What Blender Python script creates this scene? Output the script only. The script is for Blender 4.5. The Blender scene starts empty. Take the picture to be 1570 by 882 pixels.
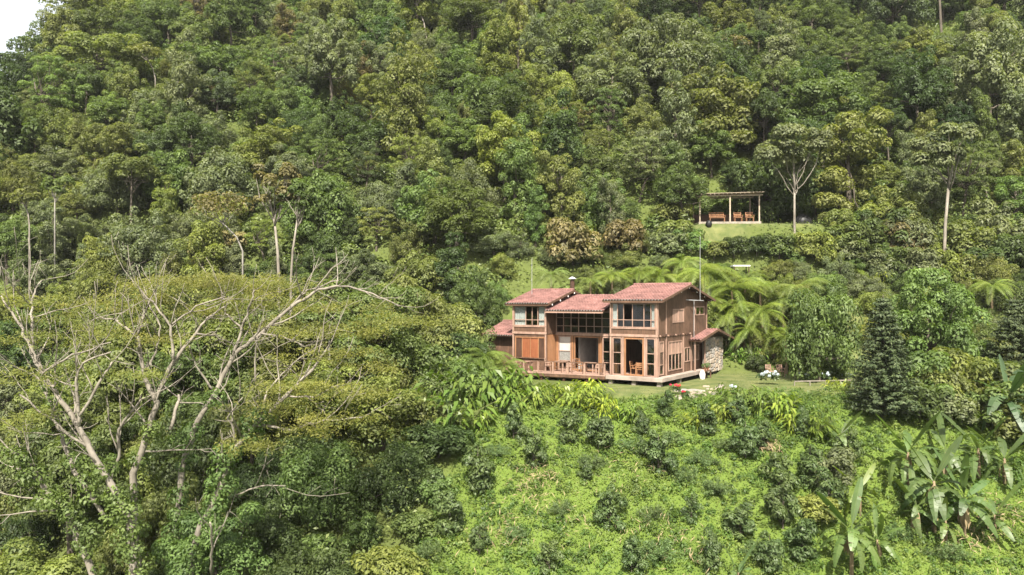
import bpy, math, random
import numpy as np
from mathutils import Vector, Matrix

# ------------------------------------------------------------------ camera, sky, sun, exposure
SC = bpy.context.scene
COL = SC.collection
W0, H0, F, HOR, ZC = 1570.0, 882.0, 1200.0, 458.0, 5.75      # photo size, focal length in px, horizon row, eye height

cam_d = bpy.data.cameras.new('camera')
cam_d.sensor_width = 36.0
cam_d.lens = 36.0 * F / W0
cam_d.shift_y = (HOR - H0 / 2) / W0
cam_d.clip_end = 3000
cam_o = bpy.data.objects.new('camera', cam_d)
cam_o.location = (0, 0, ZC)
cam_o.rotation_euler = (math.pi / 2, 0, 0)
COL.objects.link(cam_o)
SC.camera = cam_o

SUN_EL = math.radians(50)
SUN_AZ = math.radians(183)          # clockwise from +Y: behind the camera, a little to its left
svec = Vector((math.sin(SUN_AZ) * math.cos(SUN_EL), math.cos(SUN_AZ) * math.cos(SUN_EL), math.sin(SUN_EL)))

world = bpy.data.worlds.new('World')
SC.world = world
world.use_nodes = True
nt = world.node_tree
nt.nodes.clear()
wo = nt.nodes.new('ShaderNodeOutputWorld')
bg = nt.nodes.new('ShaderNodeBackground')
sky = nt.nodes.new('ShaderNodeTexSky')
sky.sky_type = 'NISHITA'
sky.sun_disc = False
sky.sun_elevation = SUN_EL
sky.sun_rotation = SUN_AZ
sky.air_density = 1.3
sky.dust_density = 6.0
sky.ozone_density = 0.6
veil = nt.nodes.new('ShaderNodeMixRGB')               # thin even cloud veil over the whole sky
veil.inputs[0].default_value = 0.5
veil.inputs[2].default_value = (9.5, 9.6, 9.8, 1)
nt.links.new(sky.outputs[0], veil.inputs[1])
nt.links.new(veil.outputs[0], bg.inputs[0])
bg.inputs[1].default_value = 0.064
nt.links.new(bg.outputs[0], wo.inputs[0])

sun_d = bpy.data.lights.new('sun', 'SUN')
sun_d.energy = 5.0
sun_d.angle = math.radians(0.6)
sun_d.color = (1.0, 0.935, 0.82)
sun_o = bpy.data.objects.new('sun', sun_d)
sun_o.rotation_mode = 'QUATERNION'
sun_o.rotation_quaternion = svec.to_track_quat('Z', 'Y')
sun_o.location = svec * 200
COL.objects.link(sun_o)

SC.view_settings.view_transform = 'Standard'
SC.view_settings.look = 'None'
SC.view_settings.gamma = 1.0
SC.view_settings.use_curve_mapping = False
SC.view_settings.exposure = 1.63
SC.cycles.use_denoising = True
SC.cycles.max_bounces = 6
SC.cycles.diffuse_bounces = 3
SC.cycles.glossy_bounces = 2
SC.cycles.transmission_bounces = 4
SC.cycles.transparent_max_bounces = 8
SC.cycles.caustics_reflective = False
SC.cycles.caustics_refractive = False

RNG = np.random.default_rng(11)
random.seed(5)

# ------------------------------------------------------------------ helpers
def P(px, py, d):
    """Point of the place at forward distance d that the photograph shows at px, py."""
    return Vector(((px - W0 / 2) / F * d, d, ZC + (HOR - py) / F * d))

def proj(x, y, z):
    return W0 / 2 + F * x / y, HOR - F * (z - ZC) / y

_T = np.random.default_rng(3).random((256, 256))
def vnoise(x, y):
    x = np.asarray(x, float); y = np.asarray(y, float)
    xi = np.floor(x).astype(int); yi = np.floor(y).astype(int)
    fx = x - xi; fy = y - yi
    fx = fx * fx * (3 - 2 * fx); fy = fy * fy * (3 - 2 * fy)
    a = _T[xi & 255, yi & 255]; b = _T[(xi + 1) & 255, yi & 255]
    c = _T[xi & 255, (yi + 1) & 255]; d = _T[(xi + 1) & 255, (yi + 1) & 255]
    return (a * (1 - fx) + b * fx) * (1 - fy) + (c * (1 - fx) + d * fx) * fy
def fbm(x, y, o=3):
    s = 0; a = 0.5; n = 0
    for k in range(o):
        s = s + a * vnoise(x * 2 ** k + 17.3 * k, y * 2 ** k + 9.1 * k); n += a; a *= 0.5
    return s / n
def sstep(a, b, x):
    t = np.clip((x - a) / (b - a), 0, 1)
    return t * t * (3 - 2 * t)

def tag(o, label=None, cat=None, group=None, kind=None):
    if label: o['label'] = label
    if cat: o['category'] = cat
    if group: o['group'] = group
    if kind: o['kind'] = kind
    return o
def link(o, parent=None):
    COL.objects.link(o)
    if parent is not None: o.parent = parent
    return o
def empty(name, loc=(0, 0, 0), rz=0.0):
    o = bpy.data.objects.new(name, None)
    o.location = loc; o.rotation_euler = (0, 0, rz); o.empty_display_size = 0.3
    return link(o)
def inst(name, me, parent=None, loc=(0, 0, 0), rot=(0, 0, 0), sc=1.0):
    o = bpy.data.objects.new(name, me)
    o.location = loc; o.rotation_euler = rot
    o.scale = (sc, sc, sc) if isinstance(sc, (int, float)) else sc
    return link(o, parent)

class MB:
    def __init__(s): s.v = []; s.f = []
    def add(s, vs, fs):
        n = len(s.v); s.v += [tuple(p) for p in vs]; s.f += [tuple(i + n for i in f) for f in fs]; return s
    def box(s, x0, x1, y0, y1, z0, z1, m=None):
        c = [(x0, y0, z0), (x1, y0, z0), (x1, y1, z0), (x0, y1, z0), (x0, y0, z1), (x1, y0, z1), (x1, y1, z1), (x0, y1, z1)]
        if m: c = [m(*q) for q in c]
        return s.add(c, [(3, 2, 1, 0), (4, 5, 6, 7), (0, 1, 5, 4), (1, 2, 6, 5), (2, 3, 7, 6), (3, 0, 4, 7)])
    def beam(s, p, q, w, h):
        p = Vector(p); q = Vector(q); d = (q - p).normalized()
        up = Vector((0, 0, 1)) if abs(d.z) < 0.95 else Vector((0, 1, 0))
        a = d.cross(up).normalized() * w / 2; b = a.cross(d).normalized() * h / 2
        c = [p - a - b, p + a - b, p + a + b, p - a + b, q - a - b, q + a - b, q + a + b, q - a + b]
        return s.add(c, [(3, 2, 1, 0), (4, 5, 6, 7), (0, 1, 5, 4), (1, 2, 6, 5), (2, 3, 7, 6), (3, 0, 4, 7)])
    def tube(s, pts, rad, n=6):
        pts = [Vector(p) for p in pts]; base = len(s.v); k = len(pts)
        ref = Vector((0.31, 0.83, 0.46))
        for i, p in enumerate(pts):
            d = (pts[min(i + 1, k - 1)] - pts[max(i - 1, 0)])
            d = d.normalized() if d.length > 1e-6 else Vector((0, 0, 1))
            a = d.cross(ref).normalized(); b = d.cross(a)
            for j in range(n):
                t = 2 * math.pi * j / n
                s.v.append(tuple(p + (a * math.cos(t) + b * math.sin(t)) * rad[i]))
        for i in range(k - 1):
            for j in range(n):
                s.f.append((base + i * n + j, base + i * n + (j + 1) % n, base + (i + 1) * n + (j + 1) % n, base + (i + 1) * n + j))
        s.f.append(tuple(base + j for j in range(n))[::-1]); s.f.append(tuple(base + (k - 1) * n + j for j in range(n)))
        return s
    def mesh(s, name, mat, smooth=False):
        me = bpy.data.meshes.new(name); me.from_pydata(s.v, [], s.f); me.materials.append(mat)
        if smooth: me.polygons.foreach_set('use_smooth', [True] * len(me.polygons))
        me.update(); return me
    def build(s, name, mat, parent=None, smooth=False, loc=(0, 0, 0), rot=(0, 0, 0)):
        return inst(name, s.mesh(name, mat, smooth), parent, loc, rot)

def quads_mesh(name, V, mat, rnd, per=4):
    """V: (n,4,3) diamonds -> mesh with a per-leaf 'rnd' attribute."""
    n = len(V); me = bpy.data.meshes.new(name)
    me.vertices.add(n * 4); me.loops.add(n * 4); me.polygons.add(n)
    me.vertices.foreach_set('co', V.reshape(-1).astype(np.float32))
    me.loops.foreach_set('vertex_index', np.arange(n * 4, dtype=np.int32))
    me.polygons.foreach_set('loop_start', np.arange(0, n * 4, 4, dtype=np.int32))
    at = me.attributes.new('rnd', 'FLOAT', 'POINT')
    at.data.foreach_set('value', np.repeat(rnd, 4).astype(np.float32))
    me.materials.append(mat); me.update(); me.validate()
    return me

def norm(a): return a / (np.linalg.norm(a, axis=-1, keepdims=True) + 1e-9)

def leaves(pos, nrm, L, Wd, droop=0.4, fold=0.12, rng=RNG):
    """Diamond leaves at pos facing nrm; L, Wd arrays."""
    n = len(pos)
    t = rng.normal(size=(n, 3)); t[:, 2] -= droop
    t = norm(t - (t * nrm).sum(1, keepdims=True) * nrm)
    b = np.cross(nrm, t)
    L = L[:, None]; Wd = Wd[:, None]
    base = pos - t * L * 0.5; tip = pos + t * L * 0.5 - nrm * L * 0.12
    mid = pos - t * L * 0.06 + nrm * L * fold
    return np.stack([base, mid + b * Wd * 0.5, tip, mid - b * Wd * 0.5], 1)

# ------------------------------------------------------------------ materials
MATS = {}
def new_mat(name):
    m = bpy.data.materials.new(name); m.use_nodes = True; m.node_tree.nodes.clear(); MATS[name] = m
    return m, m.node_tree
def N(t, k, **kw):
    n = t.nodes.new(k)
    for a, b in kw.items(): setattr(n, a, b)
    return n

def leaf_mat(name, ca, cb, rough=0.5, transl=0.3, objcol=False, spec=0.35, jit=0.25):
    """Leaf: colour runs from ca to cb leaf by leaf; objcol multiplies by the object's own colour."""
    m, t = new_mat(name); L = t.links
    at = N(t, 'ShaderNodeAttribute', attribute_name='rnd')
    mx = N(t, 'ShaderNodeMixRGB'); mx.inputs[1].default_value = (*ca, 1); mx.inputs[2].default_value = (*cb, 1)
    L.new(at.outputs['Fac'], mx.inputs[0])
    col = mx.outputs[0]
    oi = N(t, 'ShaderNodeObjectInfo')
    if objcol:
        mu = N(t, 'ShaderNodeMixRGB', blend_type='MULTIPLY'); mu.inputs[0].default_value = 1
        L.new(col, mu.inputs[1]); L.new(oi.outputs['Color'], mu.inputs[2]); col = mu.outputs[0]
    # broad patches of slightly different tone through each plant
    geo = N(t, 'ShaderNodeNewGeometry'); no = N(t, 'ShaderNodeTexNoise'); no.inputs['Scale'].default_value = 0.55
    no.inputs['Detail'].default_value = 2
    L.new(geo.outputs['Position'], no.inputs['Vector'])
    mr = N(t, 'ShaderNodeMapRange'); mr.inputs[1].default_value = 0.3; mr.inputs[2].default_value = 0.7
    mr.inputs[3].default_value = 1 - jit; mr.inputs[4].default_value = 1 + jit
    L.new(no.outputs['Fac'], mr.inputs[0])
    hs = N(t, 'ShaderNodeHueSaturation')
    hm = N(t, 'ShaderNodeMapRange'); hm.inputs[3].default_value = 0.487; hm.inputs[4].default_value = 0.510
    L.new(oi.outputs['Random'], hm.inputs[0]); L.new(hm.outputs[0], hs.inputs['Hue'])
    L.new(mr.outputs[0], hs.inputs['Value']); L.new(col, hs.inputs['Color']); col = hs.outputs[0]
    p = N(t, 'ShaderNodeBsdfPrincipled'); p.inputs['Roughness'].default_value = rough
    p.inputs['Specular IOR Level'].default_value = spec
    tr = N(t, 'ShaderNodeBsdfTranslucent')
    tc = N(t, 'ShaderNodeMixRGB', blend_type='MULTIPLY'); tc.inputs[0].default_value = 1
    tc.inputs[2].default_value = (1.5, 1.6, 0.6, 1)
    L.new(col, p.inputs['Base Color']); L.new(col, tc.inputs[1]); L.new(tc.outputs[0], tr.inputs[0])
    ms = N(t, 'ShaderNodeMixShader'); ms.inputs[0].default_value = transl
    o = N(t, 'ShaderNodeOutputMaterial')
    L.new(p.outputs[0], ms.inputs[1]); L.new(tr.outputs[0], ms.inputs[2]); L.new(ms.outputs[0], o.inputs[0])
    return m

def surf_mat(name, ca, cb, scale=(4, 4, 4), rough=0.7, bump=0.3, detail=5, spec=0.3, coord='Object', dist=0.02, wear=.25):
    m, t = new_mat(name); L = t.links
    k = 1.0 if name.startswith('white') else .62
    ca = tuple(c * k for c in ca); cb = tuple(c * k for c in cb)
    tc = N(t, 'ShaderNodeTexCoord'); mp = N(t, 'ShaderNodeMapping'); mp.inputs['Scale'].default_value = scale
    L.new(tc.outputs[coord], mp.inputs[0])
    no = N(t, 'ShaderNodeTexNoise'); no.inputs['Scale'].default_value = 1; no.inputs['Detail'].default_value = detail
    no.inputs['Roughness'].default_value = 0.65
    L.new(mp.outputs[0], no.inputs['Vector'])
    blot = N(t, 'ShaderNodeTexNoise'); blot.inputs['Scale'].default_value = .9; blot.inputs['Detail'].default_value = 6; blot.inputs['Roughness'].default_value = .7
    L.new(tc.outputs[coord], blot.inputs['Vector'])
    br = N(t, 'ShaderNodeMapRange'); br.inputs[1].default_value = .35; br.inputs[2].default_value = .65; br.inputs[3].default_value = 1 - wear; br.inputs[4].default_value = 1 + wear * .35
    L.new(blot.outputs['Fac'], br.inputs[0])
    cr = N(t, 'ShaderNodeValToRGB'); cr.color_ramp.elements[0].position = 0.3; cr.color_ramp.elements[1].position = 0.72
    cr.color_ramp.elements[0].color = (*ca, 1); cr.color_ramp.elements[1].color = (*cb, 1)
    L.new(no.outputs['Fac'], cr.inputs[0])
    p = N(t, 'ShaderNodeBsdfPrincipled'); p.inputs['Roughness'].default_value = rough
    p.inputs['Specular IOR Level'].default_value = spec
    wm = N(t, 'ShaderNodeVectorMath', operation='SCALE'); L.new(cr.outputs[0], wm.inputs[0]); L.new(br.outputs[0], wm.inputs['Scale'])
    L.new(wm.outputs[0], p.inputs['Base Color'])
    if bump:
        bp = N(t, 'ShaderNodeBump'); bp.inputs['Strength'].default_value = bump; bp.inputs['Distance'].default_value = dist
        L.new(no.outputs['Fac'], bp.inputs['Height']); L.new(bp.outputs[0], p.inputs['Normal'])
    o = N(t, 'ShaderNodeOutputMaterial'); L.new(p.outputs[0], o.inputs[0])
    return m

M_wall = surf_mat('wall_wood', (.095, .055, .035), (.26, .145, .090), (11, 11, .9), .8, .5, wear=.4)
M_trim = surf_mat('trim_wood', (.38, .235, .175), (.58, .39, .30), (6, 6, 1.2), .6, .2)
M_orange = surf_mat('varnished_wood', (.35, .17, .08), (.50, .26, .135), (10, 10, .9), .5, .2)
M_pane_wood = surf_mat('red_wood_panel', (.30, .10, .045), (.42, .16, .075), (10, 10, .8), .5, .2)
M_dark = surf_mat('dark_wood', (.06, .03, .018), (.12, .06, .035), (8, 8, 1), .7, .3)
M_deck = surf_mat('deck_wood', (.36, .22, .17), (.52, .35, .28), (2, 9, 2), .75, .3)
M_tile = surf_mat('roof_tile', (.21, .098, .085), (.41, .215, .188), (3.5, 3.5, 3.5), .85, .3, 8, wear=.45)
M_white = surf_mat('white_paint', (.72, .71, .69), (.82, .81, .79), (2, 2, 2), .7, 0, wear=.08)
M_curtain = surf_mat('white_curtain', (.70, .70, .70), (.84, .84, .84), (14, 14, .4), .9, .3, wear=.05)
M_plaster = surf_mat('plaster', (.55, .53, .50), (.68, .66, .63), (2, 2, 2), .85, .1)
M_concrete = surf_mat('concrete', (.36, .29, .24), (.52, .43, .37), (2, 2, 2), .85, .3)
M_black = surf_mat('black_paint', (.012, .012, .013), (.03, .03, .03), (3, 3, 3), .5, 0)
M_metal = surf_mat('grey_metal', (.45, .46, .47), (.62, .63, .64), (3, 3, 3), .45, 0)
M_stone = [surf_mat('wall_stone', (.30, .25, .20), (.55, .48, .41), (5, 5, 5), .85, .5),
           surf_mat('wall_stone_grey', (.26, .24, .22), (.46, .43, .39), (6, 6, 6), .85, .5),
           surf_mat('wall_stone_tan', (.40, .31, .23), (.62, .52, .42), (4, 4, 4), .85, .5)]
M_mortar = surf_mat('mortar', (.26, .22, .18), (.40, .35, .30), (9, 9, 9), .9, .4)
M_bark = surf_mat('bark', (.09, .075, .055), (.19, .16, .125), (3, 3, .8), .85, .5)
M_pale = surf_mat('pale_bark', (.19, .165, .13), (.43, .385, .32), (3, 3, 1.0), .8, .4)
M_dead = surf_mat('bleached_wood', (.22, .20, .17), (.40, .38, .34), (3, 3, 1.0), .8, .4)
M_pole = surf_mat('pole_wood', (.46, .37, .27), (.66, .56, .43), (4, 4, 2), .8, .2)
M_stem = surf_mat('green_stem', (.10, .14, .04), (.20, .22, .08), (4, 4, .8), .6, .2)
M_drystem = surf_mat('dry_stem', (.20, .14, .08), (.36, .28, .17), (6, 6, .8), .8, .4)
M_dryleaf = surf_mat('dry_leaf', (.30, .22, .12), (.48, .38, .22), (6, 6, 2), .8, .2)
M_pot = surf_mat('clay', (.42, .20, .12), (.55, .30, .20), (4, 4, 4), .8, .2)
M_path = surf_mat('path_stone', (.32, .27, .22), (.52, .46, .40), (3, 3, 3), .9, .5)

def glass_mat():
    m, t = new_mat('window_glass'); L = t.links
    lf = N(t, 'ShaderNodeLayerWeight'); pw = N(t, 'ShaderNodeMath', operation='POWER'); pw.inputs[1].default_value = 4
    L.new(lf.outputs['Facing'], pw.inputs[0]); lw = N(t, 'ShaderNodeMapRange'); lw.inputs[3].default_value = .05; lw.inputs[4].default_value = .9
    L.new(pw.outputs[0], lw.inputs[0])
    tr = N(t, 'ShaderNodeBsdfTransparent'); tr.inputs[0].default_value = (.76, .78, .77, 1)
    gl = N(t, 'ShaderNodeBsdfGlossy'); gl.inputs['Roughness'].default_value = .02
    ms = N(t, 'ShaderNodeMixShader'); o = N(t, 'ShaderNodeOutputMaterial')
    L.new(lw.outputs[0], ms.inputs[0]); L.new(tr.outputs[0], ms.inputs[1]); L.new(gl.outputs[0], ms.inputs[2]); L.new(ms.outputs[0], o.inputs[0])
    return m
M_glass = glass_mat()

L_forest = leaf_mat('forest_leaf', (.58, .66, .58), (1.52, 1.46, 1.30), .55, .36, True, .28)
L_umb = leaf_mat('umbrella_leaf', (.085, .105, .020), (.175, .175, .036), .6, .40)
L_coffee = leaf_mat('coffee_leaf', (.042, .075, .026), (.105, .145, .048), .5, .3, False, .3)
L_ginger = leaf_mat('ginger_leaf', (.085, .14, .022), (.19, .225, .04), .45, .35, True, .35)
L_fern = leaf_mat('fern_leaf', (.09, .13, .026), (.17, .215, .05), .5, .38, True, .35)
L_banana = leaf_mat('banana_leaf', (.044, .078, .020), (.095, .130, .038), .45, .35, True, .4)
L_weed = leaf_mat('weed_leaf', (.056, .108, .020), (.142, .190, .038), .55, .40)
L_weed2 = leaf_mat('feathery_leaf', (.065, .11, .036), (.12, .165, .06), .6, .35)
L_under = leaf_mat('undergrowth_leaf', (.052, .085, .022), (.130, .158, .042), .5, .28)
L_conif = leaf_mat('conifer_needle', (.028, .048, .018), (.074, .098, .036), .65, .2)
L_lawn = leaf_mat('lawn_blade', (.060, .088, .024), (.125, .145, .045), .6, .3)
L_flower = leaf_mat('flower_petal', (.34, .40, .50), (.55, .60, .66), .7, .2)
L_red = leaf_mat('red_petal', (.50, .012, .03), (.72, .03, .07), .6, .2)

# ------------------------------------------------------------------ ground
HA = math.radians(-34.0)                     # the house is turned this much about the vertical
HO = Vector((10.09, 54.3, 0.0))              # its near front corner
EX = Vector((math.cos(HA), math.sin(HA), 0)); EY = Vector((-math.sin(HA), math.cos(HA), 0))
def HW(x, y, z=0.0): return HO + EX * x + EY * y + Vector((0, 0, z))

_PD = np.array([-60, 0, 25, 37, 47.5, 50, 63.5, 67, 76.5, 86, 135, 200, 320], float)
_PZ = np.array([-40, -26, -14.6, -7.6, -0.9, -0.32, -0.30, 2.2, 11.0, 17.5, 52, 95, 150], float)
def ground_z(x, y):
    x = np.asarray(x, float); y = np.asarray(y, float)
    z = np.interp(y, _PD, _PZ)
    z = z - 6.5 * sstep(2, 26, -x) * (1 - sstep(62, 105, y))
    # right-hand bank is a little higher than the lawn
    z = z + 2.2 * sstep(30, 46, x) * sstep(44, 58, y) * (1 - sstep(66, 80, y))
    # pavilion terrace
    m = sstep(15.5, 18.5, x) * (1 - sstep(30, 36, x)) * sstep(73.5, 77.2, y) * (1 - sstep(83, 88, y))
    z = z * (1 - m) + 13.15 * m
    # hill crest falling away to the upper left
    lim = 27.5 + (x / np.maximum(y, 60) * 115 + 75) * 1.5
    z = -np.logaddexp(-z / 2.5, -lim / 2.5) * 2.5
    amp = 0.35 + 1.3 * sstep(86, 110, y) + 0.9 * sstep(8, 26, -x)
    flat = sstep(49, 51, y) * (1 - sstep(63, 65, y)) * sstep(-4, 0, x) * (1 - sstep(28, 32, x))
    amp = amp * (1 - 0.93 * np.maximum(flat, m))
    return z + amp * (fbm(x * 0.13 + 40, y * 0.13 + 12, 3) - 0.5) * 2
def gz(x, y): return float(ground_z(x, y))
def hit(px, py, d0=22.0, d1=180.0):
    """Where the sight line of a photo point meets the ground."""
    d = np.arange(d0, d1, 0.1)
    x = (px - W0 / 2) / F * d; z = ZC + (HOR - py) / F * d
    s = z < ground_z(x, d)
    k = int(np.argmax(s)) if s.any() else len(d) - 1
    return Vector((float(x[k]), float(d[k]), gz(x[k], d[k])))

def in_house(x, y, pad=0.0):
    dx = x - HO.x; dy = y - HO.y
    lx = dx * EX.x + dy * EX.y; ly = dx * EY.x + dy * EY.y
    return (lx > -16.5 - pad) & (lx < 3.6 + pad) & (ly > -2.2 - pad) & (ly < 10.5 + pad)
def lawn_mask(x, y):
    """1 where the grass is mown."""
    a = sstep(5, 7, x) * (1 - sstep(26.5, 28.5, x)) * sstep(48.8, 50, y) * (1 - sstep(62, 64, y))
    b = sstep(17.2, 18, x) * (1 - sstep(22.5 + 8 * sstep(76.0, 77.0, y), 23.2 + 8 * sstep(76.0, 77.0, y), x)) * sstep(74.9, 75.6, y + 1.6 * (vnoise(x * .8, y * .8) - .5)) * (1 - sstep(81.5, 83, y))
    xc = 29.3 + (y - 66) * 0.24
    c = (1 - sstep(1.1, 2.0, np.abs(x - xc) + 1.2 * (vnoise(x * .9, y * .9) - .5))) * sstep(57, 60, y) * (1 - sstep(69, 71, y))
    return np.maximum(np.maximum(a, b), c)
def clear_mask(x, y):
    """1 on the weedy slope under the house."""
    left = -5.3 + (y - 36) * 0.30
    return sstep(-1.2, 1.2, x - left) * (1 - sstep(45, 48, x)) * (1 - sstep(49.5, 51, y))

def ground_mat():
    m, t = new_mat('ground_soil'); L = t.links
    geo = N(t, 'ShaderNodeNewGeometry')
    n1 = N(t, 'ShaderNodeTexNoise'); n1.inputs['Scale'].default_value = 0.9; n1.inputs['Detail'].default_value = 6
    n2 = N(t, 'ShaderNodeTexNoise'); n2.inputs['Scale'].default_value = 9; n2.inputs['Detail'].default_value = 5
    L.new(geo.outputs['Position'], n1.inputs['Vector']); L.new(geo.outputs['Position'], n2.inputs['Vector'])
    soil = N(t, 'ShaderNodeMixRGB'); soil.inputs[1].default_value = (.045, .055, .018, 1); soil.inputs[2].default_value = (.09, .115, .03, 1)
    L.new(n1.outputs['Fac'], soil.inputs[0])
    weed = N(t, 'ShaderNodeMixRGB'); weed.inputs[1].default_value = (.05, .088, .016, 1); weed.inputs[2].default_value = (.105, .14, .028, 1)
    L.new(n2.outputs['Fac'], weed.inputs[0])
    lawn = N(t, 'ShaderNodeMixRGB'); lawn.inputs[1].default_value = (.060, .080, .026, 1); lawn.inputs[2].default_value = (.125, .130, .05, 1)
    r = N(t, 'ShaderNodeMapRange'); r.inputs[1].default_value = .35; r.inputs[2].default_value = .68
    L.new(n1.outputs['Fac'], r.inputs[0]); L.new(r.outputs[0], lawn.inputs[0])
    a1 = N(t, 'ShaderNodeAttribute', attribute_name='clearing'); a2 = N(t, 'ShaderNodeAttribute', attribute_name='lawn')
    x1 = N(t, 'ShaderNodeMixRGB'); x2 = N(t, 'ShaderNodeMixRGB')
    L.new(a1.outputs['Fac'], x1.inputs[0]); L.new(soil.outputs[0], x1.inputs[1]); L.new(weed.outputs[0], x1.inputs[2])
    L.new(a2.outputs['Fac'], x2.inputs[0]); L.new(x1.outputs[0], x2.inputs[1]); L.new(lawn.outputs[0], x2.inputs[2])
    p = N(t, 'ShaderNodeBsdfPrincipled'); p.inputs['Roughness'].default_value = .95; p.inputs['Specular IOR Level'].default_value = .1
    L.new(x2.outputs[0], p.inputs['Base Color'])
    b = N(t, 'ShaderNodeBump'); b.inputs['Strength'].default_value = .6; b.inputs['Distance'].default_value = .05
    L.new(n2.outputs['Fac'], b.inputs['Height']); L.new(b.outputs[0], p.inputs['Normal'])
    o = N(t, 'ShaderNodeOutputMaterial'); L.new(p.outputs[0], o.inputs[0])
    return m

def build_ground():
    xs = np.concatenate([np.arange(-420, -110, 10.0), np.arange(-110, 110, 0.9), np.arange(110, 421, 10.0)])
    ys = np.concatenate([np.arange(-120, 20, 6.0), np.arange(20, 145, 0.8), np.arange(145, 420, 8.0)])
    X, Y = np.meshgrid(xs, ys); Z = ground_z(X, Y)
    nx, ny = len(xs), len(ys)
    V = np.stack([X, Y, Z], -1).reshape(-1, 3)
    i = np.arange(nx * ny).reshape(ny, nx)
    Q = np.stack([i[:-1, :-1], i[:-1, 1:], i[1:, 1:], i[1:, :-1]], -1).reshape(-1, 4)
    me = bpy.data.meshes.new('hillside')
    me.vertices.add(len(V)); me.loops.add(Q.size); me.polygons.add(len(Q))
    me.vertices.foreach_set('co', V.reshape(-1).astype(np.float32))
    me.loops.foreach_set('vertex_index', Q.reshape(-1).astype(np.int32))
    me.polygons.foreach_set('loop_start', np.arange(0, Q.size, 4, dtype=np.int32))
    for nm, fn in (('lawn', lawn_mask), ('clearing', clear_mask)):
        a = me.attributes.new(nm, 'FLOAT', 'POINT')
        a.data.foreach_set('value', fn(V[:, 0], V[:, 1]).astype(np.float32))
    me.polygons.foreach_set('use_smooth', [True] * len(Q))
    me.materials.append(ground_mat()); me.update(); me.validate()
    o = inst('hillside_terrain', me)
    tag(o, 'steep green hillside with a levelled house terrace', 'hillside', kind='structure')
build_ground()

# ------------------------------------------------------------------ timber house
FL = 0.30
house = empty('timber_house', HO, HA)
tag(house, 'two-storey brown timber house with red tiled roofs and a railed deck', 'house')

def mfront(v): return lambda a, b, z: (a, v - b, z)
def mside(u): return lambda a, b, z: (u + b, a, z)
def wall(name, m, a0, a1, z0, z1, holes, th, mat, parent=house):
    A = sorted({a0, a1, *[h[0] for h in holes], *[h[1] for h in holes]})
    Z = sorted({z0, z1, *[h[2] for h in holes], *[h[3] for h in holes]})
    mb = MB(); solid = {}
    for i in range(len(A) - 1):
        for j in range(len(Z) - 1):
            ca = (A[i] + A[i + 1]) / 2; cz = (Z[j] + Z[j + 1]) / 2
            solid[i, j] = not any(h[0] < ca < h[1] and h[2] < cz < h[3] for h in holes)
    def q(*pts): mb.add([m(*p) for p in pts], [(0, 1, 2, 3)])
    for (i, j), s in solid.items():
        if not s: continue
        a, b, c, d = A[i], A[i + 1], Z[j], Z[j + 1]
        q((a, 0, c), (b, 0, c), (b, 0, d), (a, 0, d)); q((a, -th, c), (a, -th, d), (b, -th, d), (b, -th, c))
        if not solid.get((i - 1, j)): q((a, 0, c), (a, 0, d), (a, -th, d), (a, -th, c))
        if not solid.get((i + 1, j)): q((b, 0, c), (b, -th, c), (b, -th, d), (b, 0, d))
        if not solid.get((i, j - 1)): q((a, 0, c), (a, -th, c), (b, -th, c), (b, 0, c))
        if not solid.get((i, j + 1)): q((a, 0, d), (b, 0, d), (b, -th, d), (a, -th, d))
    return mb.build(name, mat, parent)

def window(m, a0, a1, z0, z1, va=(), hz=(), fw=0.07, mat=None, panes=None, glass=True, name='window'):
    """Frame with mullions (its own mesh) and each pane under it. panes: {(col,row): material} overrides, None = open."""
    mat = mat or M_trim; mb = MB()
    mb.box(a0, a1, -.06, .035, z1 - fw, z1, m); mb.box(a0, a1, -.06, .035, z0, z0 + fw, m)
    mb.box(a0, a0 + fw, -.06, .035, z0 + fw, z1 - fw, m); mb.box(a1 - fw, a1, -.06, .035, z0 + fw, z1 - fw, m)
    for a in va: mb.box(a - fw * .4, a + fw * .4, -.05, .03, z0 + fw, z1 - fw, m)
    A = [a0 + fw, *va, a1 - fw]; Z = [z0 + fw, *hz, z1 - fw]
    for z in hz:
        for i in range(len(A) - 1):
            l = A[i] + (fw * .4 if i else 0); r = A[i + 1] - (fw * .4 if i < len(A) - 2 else 0)
            mb.box(l, r, -.05, .026, z - fw * .35, z + fw * .35, m)
    w = mb.build(name, mat, house)
    for i in range(len(A) - 1):
        for j in range(len(Z) - 1):
            pm = (panes or {}).get((i, j), M_glass if glass else None)
            if pm is None: continue
            MB().box(A[i] + .012, A[i + 1] - .012, -.022, -.012, Z[j] + .012, Z[j + 1] - .012, m).build('pane', pm, w)
    return w

mf = mfront(0.0); ms = mside(0.0)
# right block
R_low = [(-3.45, -2.72, FL, 2.98), (-2.52, -1.02, FL, 2.98), (-.84, -.16, FL, 2.98)]
R_up = (-3.50, -.14, 3.70, 5.42)
wall('front_wall', mf, -3.66, 0, 0.02, 5.62, R_low + [R_up], .14, M_wall)
S_op = [(.32, 1.08, .38, 2.74), (1.90, 4.50, .55, 2.68), (4.95, 6.10, 1.0, 2.1), (2.70, 4.85, 4.0, 5.0), (7.2, 9.1, 4.45, 5.15)]
wall('gable_wall', ms, .002, 9.7, 0.02, 5.60, S_op, .14, M_wall)
def gable(u0, y0, y1, zb, zr, th, mat, name='gable_panel'):
    ym = (y0 + y1) / 2; mb = MB()
    mb.add([(u0, y0, zb), (u0, y1, zb), (u0, ym, zr), (u0 - th, y0, zb), (u0 - th, y1, zb), (u0 - th, ym, zr)],
           [(0, 1, 2), (5, 4, 3), (0, 2, 5, 3), (1, 4, 5, 2), (0, 3, 4, 1)])
    return mb.build(name, mat, house)
gable(0.0, 0.0, 9.7, 5.602, 6.66, .14, M_wall)
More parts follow.
